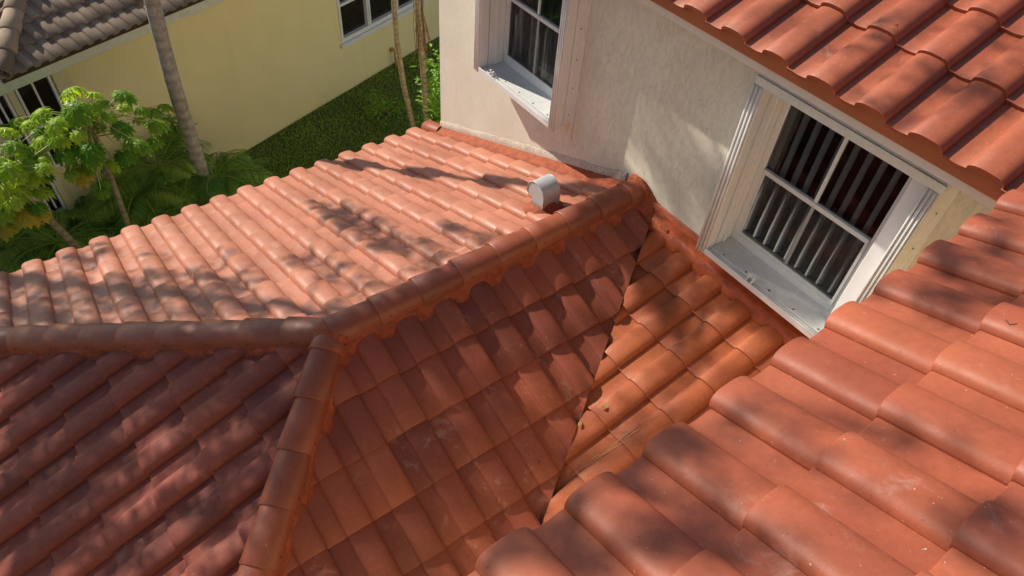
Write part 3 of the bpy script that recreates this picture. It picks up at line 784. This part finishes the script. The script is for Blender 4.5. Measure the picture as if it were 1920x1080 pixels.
# ================================================================== plants
def leaf_quad(bm, ly, c, d, n, L, W, tv, fold=.15):
    """pointed leaf: base c, direction d, normal n"""
    s = d.cross(n).normalized(); m1 = c + d * L * .45 - n * L * fold * .2; t_ = c + d * L - n * L * fold
    a = bm.verts.new(c); b = bm.verts.new(m1 + s * W * .5 + n * W * .12); e = bm.verts.new(t_); g = bm.verts.new(m1 - s * W * .5 + n * W * .12); mm = bm.verts.new(m1)
    for q in ((a, mm, b), (mm, e, b), (a, g, mm), (g, e, mm)): f = bm.faces.new(q); f[ly] = tv
def papaya_leaf(bm, ly, c, d, size, rnd, tv):
    """deeply lobed palmate leaf hanging at c; d = outward direction"""
    d = d.normalized(); n = (V((0, 0, 1)) - d * d.z * .9).normalized(); s = d.cross(n).normalized()
    for k in range(9):
        a = math.radians(-150 + 300 * k / 8) + rnd.uniform(-.08, .08)
        L = size * (.62 - .20 * abs(k - 4) / 4) * rnd.uniform(.88, 1.1)
        dir_ = (d * math.cos(a) + s * math.sin(a)).normalized(); sd_ = dir_.cross(n).normalized()
        nseg = 5; mid = []
        for q in range(nseg + 1):
            t_ = q / nseg; mid.append(c + dir_ * L * t_ * (1 - .15 * t_) + n * (.10 * L * math.sin(t_ * 2.2) - .85 * L * t_ * t_))
        wid = [.03, .13, .10, .26, .16, .0]; 
        prevl = prevr = None
        tvk = min(1, max(0, tv + rnd.uniform(-.15, .15)))
        for q in range(nseg + 1):
            W = wid[q] * L * rnd.uniform(.85, 1.15); l = mid[q] + sd_ * W - n * W * .25; r = mid[q] - sd_ * W - n * W * .25
            vl, vm, vr = bm.verts.new(l), bm.verts.new(mid[q]), bm.verts.new(r)
            if prevl:
                for fv in ((prevl, pm, vm, vl), (pm, prevr, vr, vm)): f = bm.faces.new(fv); f[ly] = tvk
            prevl, pm, prevr = vl, vm, vr
            # side teeth
            if q in (2, 3, 4):
                for sg in (-1, 1):
                    tip = mid[q] + sd_ * sg * W * 2.0 + dir_ * L * .17 - n * L * .10
                    b0 = mid[q] + sd_ * sg * W * .7; b1 = mid[q - 1].lerp(mid[q], .3) + sd_ * sg * W * .3
                    f = bm.faces.new((bm.verts.new(b1), bm.verts.new(tip), bm.verts.new(b0 + dir_ * L * .08), )); f[ly] = tvk
def papaya(name, base, top, leaves, label, rad=(.05, .03), rs=1, group=None):
    rnd = random.Random(rs); base = V(base); top = V(top)
    r = empty(name, base, label, 'papaya tree', group)
    bm = bmesh.new(); pts = []; 
    for k in range(9):
        t_ = k / 8; pts.append(base.lerp(top, t_) + V((.03 * math.sin(t_ * 5), .03 * math.sin(t_ * 3.3), 0)))
    tube(bm, pts, [rad[0] + (rad[1] - rad[0]) * k / 8 for k in range(9)], 10); obj('trunk', bm, M_papbark, r)
    bm = bmesh.new(); b2 = bmesh.new(); l2 = b2.faces.layers.float.new('tint'); b3 = bmesh.new(); l3 = b3.faces.layers.float.new('tint'); ny = 0
    extra = [(x + rnd.gauss(0, .17), y + rnd.gauss(0, .17), z - rnd.uniform(.02, .26), size * rnd.uniform(.6, .85), 0) for (x, y, z, size, yel) in leaves * 2 if not yel]
    for (x, y, z, size, yel) in leaves + extra:
        c = V((x, y, z)); m = pts[-1] + V((0, 0, rnd.uniform(-.25, 0)))
        mid = m.lerp(c, .5) + V((0, 0, .08)); tube(bm, [m, mid, c], [.009, .007, .005], 5)
        dd = (c - m); dd.z = -.25 * abs(dd.length)
        if yel: papaya_leaf(b3, l3, c, dd, size * .6, rnd, .5 + .5 * rnd.random()); ny += 1
        else: papaya_leaf(b2, l2, c, dd, size * .54, rnd, rnd.uniform(0, 1))
    obj('petiole', bm, plain('petiole_green', (.45, .48, .16), .5), r)
    obj('crown', b2, M_papaya, r)
    if ny: obj('yellow_leaf', b3, M_yleaf, r, label='yellowing lower leaf')
    else: b3.free()
    return r
def P(px, py, X):       # measured viewing ray met with the plane x = X
    d = RIGHT * ((px - 960) / 1311) + DOWN * ((py - 540) / 1311) + FWD
    return d * (X / d.x)
papaya('papaya_tree', P(262, 500, -8.4), P(166, 225, -8.4),
    [(*P(px, py, X), s, y) for px, py, X, s, y in (
      (130, 165, -8.6, .62, 0), (140, 200, -8.2, .70, 0), (228, 172, -8.5, .66, 0), (190, 190, -8.8, .55, 0), (72, 208, -8.5, .62, 0), (100, 228, -8.1, .6, 0),
      (222, 232, -8.2, .62, 0), (290, 228, -8.4, .66, 0), (285, 205, -8.9, .6, 0), (75, 258, -8.3, .60, 0), (118, 282, -8.1, .56, 0), (165, 275, -8.0, .7, 0), (165, 300, -8.2, .55, 0),
      (232, 286, -8.2, .58, 0), (150, 318, -8.1, .56, 1), (50, 225, -8.7, .5, 0), (120, 215, -8.4, .62, 0), (155, 205, -8.5, .6, 0))],
    'slender papaya tree with lit lobed leaves in front of the yellow wall', (.042, .026), 3)
papaya('papaya_tree', P(150, 470, -8.2), P(0, 330, -8.2),
    [(*P(px, py, X), s, y) for px, py, X, s, y in (
      (25, 268, -8.2, .62, 0), (5, 240, -8.5, .6, 0), (50, 300, -8.1, .60, 0), (15, 310, -8.0, .66, 0), (60, 330, -8.2, .56, 0), (5, 350, -8.0, .62, 0), (35, 355, -8.1, .56, 0),
      (62, 388, -8.0, .60, 1), (40, 398, -7.9, .5, 1), (2, 395, -7.9, .55, 0), (8, 425, -7.9, .42, 1), (80, 325, -8.4, .45, 0), (-30, 300, -8, .6, 0), (-25, 360, -7.9, .6, 0))],
    'papaya at the left edge with a yellowed leaf hanging low', (.05, .03), 8)

def frond(bm, ly, base, d, L, rnd, nl=26, wl=.30, ww=.035, droop=.5, tv=.5, vee=.35):
    """pinnate frond"""
    tv = min(.8, max(0, rnd.gauss(tv - .12, .28)))
    d = V(d).normalized(); s = d.cross(V((0, 0, 1)))
    s = s.normalized() if s.length > .05 else V((1, 0, 0)); prev = None
    pts = []
    for k in range(nl + 1):
        t_ = k / nl; p = base + d * L * t_ + V((0, 0, -droop * L * t_ * t_)); pts.append(p)
    for k in range(nl):
        a, b = pts[k], pts[k + 1]; t_ = k / nl; dr = (b - a).normalized(); n = s.cross(dr)
        w_ = .012 * (1 - t_) + .003
        f = bm.faces.new([bm.verts.new(q) for q in (a - s * w_, a + s * w_, b + s * w_, b - s * w_)]); f[ly] = 1.0
        if t_ < .10: continue
        ll = wl * math.sin(math.pi * (t_ * .85 + .12)) ** .7 * rnd.uniform(.85, 1.1)
        for sg in (-1, 1):
            dd = (s * sg + dr * .55 + n * (vee - .2) + V((0, 0, -.25))).normalized()
            nn_ = (n - dd * n.dot(dd)).normalized()
            leaf_quad(bm, ly, a.lerp(b, .5), dd, nn_, ll, ww, min(1, max(0, tv + rnd.uniform(-.25, .25))), .35)
def palm_plant(name, c, n, L, label, cat, mat, rs, nl=24, wl=.28, ww=.035, up=.7, droop=.45, group=None, tv=.5, arc=(0, 6.283)):
    rnd = random.Random(rs); r = empty(name, c, label, cat, group); bm = bmesh.new(); ly = bm.faces.layers.float.new('tint')
    for k in range(n):
        a = arc[0] + (arc[1] - arc[0]) * (k + rnd.uniform(-.3, .3)) / n
        d = V((math.cos(a), math.sin(a), up * rnd.uniform(.5, 1.5)))
        frond(bm, ly, V(c), d, L * rnd.uniform(.75, 1.1), rnd, nl, wl, ww, droop, tv)
    obj('fronds', bm, mat, r); return r
FG = 'low fronded plants in the dark bed'
def G(px, py, z=GZ): 
    d = RIGHT * ((px - 960) / 1311) + DOWN * ((py - 540) / 1311) + FWD
    return d * (z / d.z)
# small palms beside the big trunk
for i, (px, py, z, n, L, lab) in enumerate(((300, 318, -6.6, 11, 1.15, 'feathery young palm left of the big grey trunk'), (405, 335, -6.7, 11, 1.0, 'feathery young palm right of the big grey trunk, tips yellowish'),
       (262, 360, -6.7, 9, .95, 'arching palm fronds low between papaya trunk and grey trunk'))):
    palm_plant('young_palm', tuple(G(px, py, z)), n, L, lab, 'palm', M_frond, 40 + i, 26, .32, .022, .9, .6, tv=.55)
labs = ['dark fern right of the papaya trunk foot', 'dark fern between the two papaya trunks', 'fern nearest the roof edge at left', 'fern under the grey trunk', 'fern below the yellow papaya leaf', 'fern against the yellow wall behind the papaya', 'fern by the lawn corner', 'fern in front of the narrow window', 'fern at the far left edge', 'fern hugging the salmon eave', 'fern in the deep shade behind the leftmost papaya', 'fern at the left end of the lawn']
pos = [(262, 400), (150, 385), (110, 455), (345, 375), (60, 430), (215, 345), (425, 345), (140, 330), (10, 470), (290, 398), (60, 380), (385, 385)]
for i, (px, py) in enumerate(pos):
    palm_plant('fern', tuple(G(px, py, -7.15 + .12 * (i % 3))), 15, 1.05, labs[i], 'fern', M_fern, 60 + i, 24, .17, .024, .6, .5, FG, tv=.4 + .15 * (i % 3))
# extra density: a second ring of smaller ferns
for i, (px, py) in enumerate([(200, 400), (320, 400), (90, 400), (30, 440), (180, 440), (240, 430), (300, 350), (120, 360), (40, 480), (330, 350), (15, 455), (0, 500), (70, 470), (130, 430), (225, 365), (180, 350), (360, 400), (20, 430)]):
    palm_plant('fern', tuple(G(px, py, -7.35)), 12, .9, 'small dark fern filling the shaded planting bed', 'fern', M_fern, 90 + i, 18, .15, .026, .6, .45, 'small ferns filling the planting bed', tv=.3)

def bush(name, c, rx, ry, rz, n, label, mat, rs, L=.10, stems=8, group=None, cat='bush'):
    rnd = random.Random(rs); r = empty(name, (c[0], c[1], GZ), label, cat, group); C_ = V(c)
    bm = bmesh.new()
    tips = []
    for k in range(stems):
        a = rnd.uniform(0, 6.28); e = rnd.uniform(.2, 1); tip = C_ + V((math.cos(a) * rx * e * .8, math.sin(a) * ry * e * .8, rz * rnd.uniform(.1, .9)))
        b = V((c[0] + rnd.uniform(-.08, .08), c[1] + rnd.uniform(-.08, .08), GZ)); tube(bm, [b, b.lerp(tip, .5) + V((rnd.uniform(-.06, .06), rnd.uniform(-.06, .06), .05)), tip], [.014, .010, .004], 5); tips.append((b, tip))
    obj('stems', bm, M_thin, r)
    bm = bmesh.new(); ly = bm.faces.layers.float.new('tint')
    for k in range(n):
        b, tip = rnd.choice(tips); t_ = rnd.uniform(.35, 1.05) ** .7; p = b.lerp(tip, t_) + V((rnd.gauss(0, .10 * rx / .5), rnd.gauss(0, .10 * ry / .5), rnd.gauss(0, .08)))
        a = rnd.uniform(0, 6.28); d = V((math.cos(a), math.sin(a), rnd.uniform(-.2, .8))).normalized()
        nn_ = (V((rnd.gauss(0, .3), rnd.gauss(0, .3), 1)) - d * d.z).normalized()
        leaf_quad(bm, ly, p, d, nn_, L * rnd.uniform(.6, 1.2), L * .42, rnd.random(), .2)
    obj('leaves', bm, mat, r); return r
q = P(832, 150, -8.1); bush('bush', (q.x, q.y, q.z - 1.0), .38, .45, 1.5, 1900, 'bright leafy bush squeezed beside the cream house corner', M_bush, 5, .11, 14)
q = P(818, 205, -8.7); bush('bush', (q.x, q.y, q.z - .7), .35, .4, .75, 500, 'sunlit light green bush at the foot of the thin trunks', M_bush, 15, .11, 10)
q = G(725, 200, -7.5); bush('bush', (q.x, q.y, -7.7), .45, .45, .55, 380, 'sparse low bush left of the thin leaning trunk', M_bush, 6, .085, 9)
q = G(318, 235, -6.5); bush('bush', (q.x, q.y, -7.3), .40, .40, 1.6, 420, 'round leaved shrub against the yellow wall beside the palm trunk', M_bush, 9, .15, 9)
q = G(100, 470, -7.2); bush('bush', (q.x, q.y, -7.6), .5, .5, .6, 600, 'fine leaved shrub at the bottom left by the eave', M_bush, 19, .07, 9)

# big palm: trunk passes through the picture, crown stands above it
pb = P(398, 405, -9.0); ptop_ = P(285, 0, -9.0)
pb.z, dz = GZ, (pb.z); 
pdir = (ptop_ - P(398, 405, -9.0)); base = P(398, 405, -9.0) + pdir * ((GZ - P(398, 405, -9.0).z) / pdir.z); topp = base + pdir * ((0.5 - GZ) / pdir.z)
pr_ = empty('palm_tree', tuple(base), 'tall grey palm trunk mottled with lichen, rising out of the picture', 'palm tree')
bm = bmesh.new(); n = 40; pts = [base.lerp(topp, k / n) + V((0, .02 * math.sin(k * .35), 0)) for k in range(n + 1)]
tube(bm, pts, [(.100 - .02 * k / n) * (1 + .02 * math.sin(k * 2.4)) + (.06 * max(0, 1 - k / 4)) for k in range(n + 1)], 20); obj('trunk', bm, M_palmbark, pr_)
rnd = random.Random(12); bm = bmesh.new(); ly = bm.faces.layers.float.new('tint')
for k in range(9):
    a = k * 2.399; frond(bm, ly, pts[-1], V((math.cos(a), math.sin(a), rnd.uniform(.3, 1.4))), rnd.uniform(1.5, 2.0), rnd, 34, .45, .035, .45, .5)
obj('crown', bm, M_frond, pr_)
# two thin trunks by the corner
def thin_tree(p_img, X, label, r0, rs, fibre=False):
    pts = [P(px, py, X) for px, py in p_img]; d = pts[-1] - pts[-2]; dlow = pts[0] - pts[1]
    low = pts[0] + dlow * ((GZ - pts[0].z) / dlow.z); hi = pts[-1] + V((d.x, d.y, d.z)) * ((-1.2 - pts[-1].z) / d.z)
    al = [low] + pts + [hi]
    r = empty('thin_palm', tuple(low), label, 'palm tree', 'thin trunks at the house corner')
    # resample
    P2 = []
    for a, b in zip(al, al[1:]):
        for k in range(8): P2.append(a.lerp(b, k / 8))
    P2.append(hi); rnd = random.Random(rs)
    bm = bmesh.new(); tube(bm, P2, [r0 * (1.1 - .3 * k / len(P2)) * (1 + (.07 if k % 2 else 0)) for k in range(len(P2))], 10); obj('trunk', bm, M_thin, r)
    bm = bmesh.new(); ly = bm.faces.layers.float.new('tint')
    for k in range(9):
        a = k * 2.399; frond(bm, ly, hi, V((math.cos(a), math.sin(a), rnd.uniform(.2, 1.3))), rnd.uniform(.8, 1.2), rnd, 22, .3, .035, .5, .6)
    obj('crown', bm, M_frond, r)
    if fibre:
        bm = bmesh.new(); a0 = P(787, 20, X); a1 = P(792, 108, X)
        for k in range(46):
            t_ = rnd.random(); s = a0 + V((rnd.uniform(-.05, .05), rnd.uniform(-.07, .07), rnd.uniform(-.1, .4))); e = a1 + V((rnd.uniform(-.10, .10), rnd.uniform(-.12, .12), rnd.uniform(-.1, .5)))
            tube(bm, [s, s.lerp(e, .5) + V((rnd.uniform(-.03, .03), rnd.uniform(-.03, .03), 0)), e], .004, 4)
        obj('dry_fibre', bm, M_brown, r)
    return r
thin_tree([(776, 243), (757, 160), (743, 70), (738, 0)], -8.4, 'thin leaning ringed trunk, left one at the house corner', .042, 1)
thin_tree([(801, 235), (794, 130), (787, 60), (783, 0)], -8.2, 'thin trunk wrapped in dry brown fibre beside the house corner', .050, 2, True)

# ================================================================== litter on the tiles
bvR = surf_bvh(S_right); bvF = surf_bvh(S_fore); bvH = surf_bvh(S_head); bvT = surf_bvh(S_top); bvL = surf_bvh(S_left)
def hit(bvh, px, py):
    d = (RIGHT * ((px - 960) / 1311) + DOWN * ((py - 540) / 1311) + FWD).normalized(); h = bvh.ray_cast(V((0, 0, 0)), d); return h[0]
def mark(parent, bvh, px, py, kind, sz):
    h = hit(bvh, px, py)
    if h is None: return
    bm = bmesh.new(); u = RIGHT.copy(); u.z = 0; u.normalize(); v = V((-u.y, u.x, 0)); c = h.to_2d(); u = u.to_2d() * sz; v = v.to_2d() * sz
    if kind == 'T': stroke(bm, bvh, c - u + v, c + u + v); stroke(bm, bvh, c + v, c - v)
    else: stroke(bm, bvh, c - u - v, c + u - v); stroke(bm, bvh, c - u * .9 - v, c - u + v)
    obj('pencil_mark', bm, M_black, parent)
for a in ((S_right, bvR, 1049, 634, 'T', .011), (S_right, bvR, 1011, 868, 'T', .011), (S_right, bvR, 916, 738, 'T', .009), (S_fore, bvF, 1896, 604, 'L', .011), (S_top, bvT, 1682, 50, 'T', .011)): mark(*a)
def litter_leaf(px, py, bv, label, sz, mat, rot):
    h = hit(bv, px, py)
    if h is None: return
    bm = bmesh.new(); ly = bm.faces.layers.float.new('tint'); d = V((math.cos(rot), math.sin(rot), -.1)).normalized(); s = d.cross(V((0, 0, 1))).normalized()
    vs = []
    for k in range(7):
        t_ = k / 6; w_ = sz * .28 * math.sin(math.pi * min(1, t_ * .95 + .05)) + .0005
        vs.append([bm.verts.new(h + d * sz * (t_ - .5) + s * w_ * sg + V((0, 0, .010 + .008 * abs(sg) + .004 * math.sin(t_ * 4)))) for sg in (-1, 0, 1)])
    for a, b in zip(vs, vs[1:]):
        for q in range(2): f = bm.faces.new((a[q], b[q], b[q + 1], a[q + 1])); f[ly] = .8; f.smooth = True
    bmesh.ops.solidify(bm, geom=bm.faces[:], thickness=.001)
    tag(obj('fallen_leaf', bm, mat), label, 'leaf')
litter_leaf(1133, 765, bvH, 'small yellow leaf lying just right of the valley', .055, M_straw, 1.0)
litter_leaf(1087, 797, bvH, 'small green yellow leaf stuck in the valley', .05, M_straw, 2.1)
def straw(pts, label, bv):
    q = []
    for px, py in pts:
        h = hit(bv, px, py)
        if h is None: return
        q.append(h + V((0, 0, .010)))
    qq = []
    for a, b in zip(q, q[1:]):
        for k in range(6): qq.append(a.lerp(b, k / 6) + V((0, 0, .012 * math.sin(math.pi * k / 6))))
    qq.append(q[-1]); bm = bmesh.new(); tube(bm, qq, .0019, 5); tag(obj('dry_grass_stalk', bm, M_straw), label, 'dry stalk')
straw([(1072, 893), (1110, 868), (1160, 835), (1198, 805)], 'long straw coloured stalk lying across the orange tiles near the valley', bvH)
straw([(1108, 862), (1130, 852), (1166, 822), (1180, 812)], 'shorter straw stalk beside the long one near the valley', bvH)
#TREES
# ================================================================== the shade tree (stands beyond the left edge of the picture, towards the sun)
# its leaf clumps sit up-sun of the patches of roof that lie in shade: (region outline, bed plane, clump distance, base density, patches)
UPF = .05
def roof_pt(px, py, n, d):
    r = RIGHT * ((px - 960) / 1311) + DOWN * ((py - 540) / 1311) + FWD
    return r * (d / r.dot(n))
SHADE = [
 ([(0,510),(800,235),(1180,350),(620,590),(0,625)], V((-MS,0,1)), ZA-MS*XR+UPF, (7.5,10), 0,
  [(230,600,260,26,-3,.93),(380,560,150,50,12,.85),(170,560,190,44,8,.8),(60,590,90,40,0,.9),(690,430,110,24,24,.9),(790,478,120,24,20,.75),(880,520,60,30,0,.3),(640,520,100,26,25,.6),(745,545,80,26,-15,.6),
   (880,440,60,14,15,.8),(150,490,70,22,-20,.6),(455,505,60,20,30,.6),(520,575,45,22,20,0),(610,590,60,12,0,.2),(620,590,30,12,0,0),(270,500,50,18,-20,.3)]),
 ([(0,660),(580,620),(480,1080),(0,1080)], V((0,-MS,1)), ZA-MS*YJ+UPF, (6.0,8.0), .97,

  [(245,692,38,18,-25,0),(60,672,26,14,0,0),(480,683,32,21,-30,0),(520,735,38,36,-30,0),(300,830,61,36,-30,0),(240,803,46,14,-30,0),(332,905,52,30,-30,0),(250,958,52,20,-30,0),(297,1032,49,36,-30,0),(372,1045,38,33,-30,0),(425,1040,32,33,-30,0),(100,890,32,14,-30,0),(30,1062,38,12,-30,0),(468,970,17,60,15,0),(350,985,26,15,0,0),(180,1000,23,12,0,0),(12,735,14,12,0,0),(420,790,23,14,-30,0),(140,775,20,10,-30,0),(560,650,20,18,0,0)]),
 ([(620,620),(1190,400),(1222,430),(1015,990),(900,1080),(490,1080)], V((MS,0,1)), ZA+MS*XR+UPF, (8.5,12), .86,
  [(900,540,230,40,-22,.5),(1085,610,120,150,-25,.10),(1150,480,60,70,0,.2),(690,900,40,40,0,0),(740,830,30,26,0,0),(960,900,26,40,0,0),(880,1010,60,40,0,.5),(1000,760,90,50,0,.3)]),
 ([(1222,430),(1520,640),(1400,740),(1020,980)], V((0,-HW,1)), ZH-HW*YW+UPF, (9,12), .12,
  [(1330,560,40,22,-30,.7),(1180,800,40,40,0,.5),(1260,770,40,20,-30,.5),(1210,440,40,25,0,.8),(1300,650,50,22,-30,.45),(1420,620,40,20,-30,.4)]),
 ([(870,1080),(1240,812),(1540,600),(1900,370),(1919,380),(1919,1080)], V((-MS,0,1)), ZE-MS*XE+UPF, (7.5,10.5), .04,
  [(1080,1000,190,85,-20,.95),(1235,880,110,66,-25,.93),(1340,960,120,55,30,.88),(1320,1050,130,44,0,.85),(1400,800,70,28,-35,.55),(1470,740,45,22,0,.35),(1650,790,80,28,15,.8),(1560,860,90,24,20,.6),
   (1490,660,40,20,0,.3),(1530,935,130,26,20,.35),(1870,1000,80,75,0,.85),(1760,1060,80,30,0,.5),(1860,500,120,48,30,.88),(1800,570,70,28,0,.75),(1900,430,60,40,0,.8),(1290,905,55,24,20,.2),
   (1420,870,60,30,20,0),(1500,1010,150,40,25,0),(1150,1040,30,20,0,.3)]),
 ([(0,596),(590,585),(600,655),(0,690)], V((-MS,0,1)), ZA-MS*XR+.17, (8.5,11), .95,
  [(440,605,70,14,0,.2),(500,650,50,14,0,.5)]),
 ([(560,650),(640,640),(545,1080),(430,1080)], V((MS,0,1)), ZA+MS*XR+.17, (8.5,12), .94,
  [(590,690,20,30,0,0),(480,960,16,60,15,0),(500,1040,16,20,0,.2)]),
 ([(1295,470),(1440,430),(1580,590),(1540,640)], V((0,0,1)), -3.58, (8,12), .93, []),
 ([(1247,0),(1919,0),(1919,360),(1890,350)], V((0,-MS,1)), ZE-MS*YT+UPF, (6.5,10), .04,
  [(1850,210,80,60,20,.45),(1700,190,60,26,-30,.4),(1580,110,40,25,-30,.35),(1690,60,80,24,-30,.55),(1900,60,50,40,0,.4),(1790,300,50,20,-30,.5),(1480,20,60,18,-30,.4),(1640,30,40,16,0,0),(1740,140,60,16,-30,.1)]),
]
rnd = random.Random(77); clumps = []
def inside(x, y, P_):
    c = False
    for i in range(len(P_)):
        (x1, y1), (x2, y2) = P_[i], P_[i - 1]
        if (y1 > y) != (y2 > y) and x < (x2 - x1) * (y - y1) / (y2 - y1) + x1: c = not c
    return c
STEP = 8
for poly, pn, pd, (ta, tb_), dens, pats in SHADE:
    pats = [(cx, cy, rx, ry, math.cos(math.radians(r)), math.sin(math.radians(r)), v) for cx, cy, rx, ry, r, v in pats]
    for ix in range(min(p[0] for p in poly), max(p[0] for p in poly), STEP):
        for iy in range(min(p[1] for p in poly), max(p[1] for p in poly), STEP):
            x, y = ix + rnd.uniform(0, STEP), iy + rnd.uniform(0, STEP)
            if not inside(x, y, poly): continue
            p = roof_pt(x, y, pn, pd); ar = (roof_pt(x + STEP, y, pn, pd) - p).cross(roof_pt(x, y + STEP, pn, pd) - p).length * abs(pn.normalized().dot(SUNV))
            v = dens
            for cx, cy, rx, ry, ca, sa, val in pats:
                dx, dy = x - cx, y - cy
                if ((dx * ca + dy * sa) / rx) ** 2 + ((dy * ca - dx * sa) / ry) ** 2 < 1: v = val
            lam = -math.log(1 - min(v, .96)) * ar / .0055; k = 0; q = math.exp(-lam); u = rnd.random(); acc_ = q
            while u > acc_ and k < 30: k += 1; q *= lam / k; acc_ += q
            for _ in range(k):
                c = p + SUNV * rnd.uniform(ta, tb_)
                while c.dot(FWD) > 0 and abs(c.dot(RIGHT) / c.dot(FWD)) < .78 and abs(c.dot(DOWN) / c.dot(FWD)) < .46: c = c + SUNV * .5
                clumps.append(c)
tb = V((-15.2, -4.6, GZ)); st = empty('shade_tree', tuple(tb), 'tall leafy tree beyond the left edge, its leaves throw the dappled shade', 'tree')
cents = rnd.sample(clumps, 26)
for _ in range(4):
    acc = [[V((0, 0, 0)), 0] for _ in cents]
    for c in clumps:
        i = min(range(len(cents)), key=lambda j: (cents[j] - c).length_squared); acc[i][0] += c; acc[i][1] += 1
    cents = [a / n_ if n_ else c for (a, n_), c in zip(acc, cents)]
bm = bmesh.new(); fork = V((-15.0, -4.3, -1.5)); tube(bm, [tb, tb.lerp(fork, .5) + V((.1, .1, 0)), fork], [.26, .2, .17], 12)
hubs = []
for hc in (V((-13.2, -3.6, .8)), V((-12.2, -2.6, 2.6)), V((-13.0, -1.8, 3.6)), V((-11.2, -4.2, 1.2))):
    tube(bm, [fork, fork.lerp(hc, .5) + V((0, 0, .25)), hc], [.13, .09, .06], 8); hubs.append(hc)
obj('trunk', bm, M_treebark, st)
bm = bmesh.new()
for c in cents:
    h = min(hubs, key=lambda q: (q - c).length); tube(bm, [h, h.lerp(c, .5) + V((0, 0, .2)), c], [.030, .018, .008], 6)
obj('branches', bm, M_treebark, st)
bm = bmesh.new(); ly = bm.faces.layers.float.new('tint')
for c in clumps:
    for k in range(7):
        p = c + V((rnd.gauss(0, .035), rnd.gauss(0, .035), rnd.gauss(0, .035))); a = rnd.uniform(0, 6.28); d = V((math.cos(a), math.sin(a), rnd.uniform(-.8, .4))).normalized()
        nn_ = V((rnd.gauss(0, .6), rnd.gauss(0, .6), 1)); nn_ = (nn_ - d * nn_.dot(d)).normalized(); leaf_quad(bm, ly, p, d, nn_, rnd.uniform(.05, .085), .04, rnd.random(), .2)
obj('crown', bm, M_tree, st)
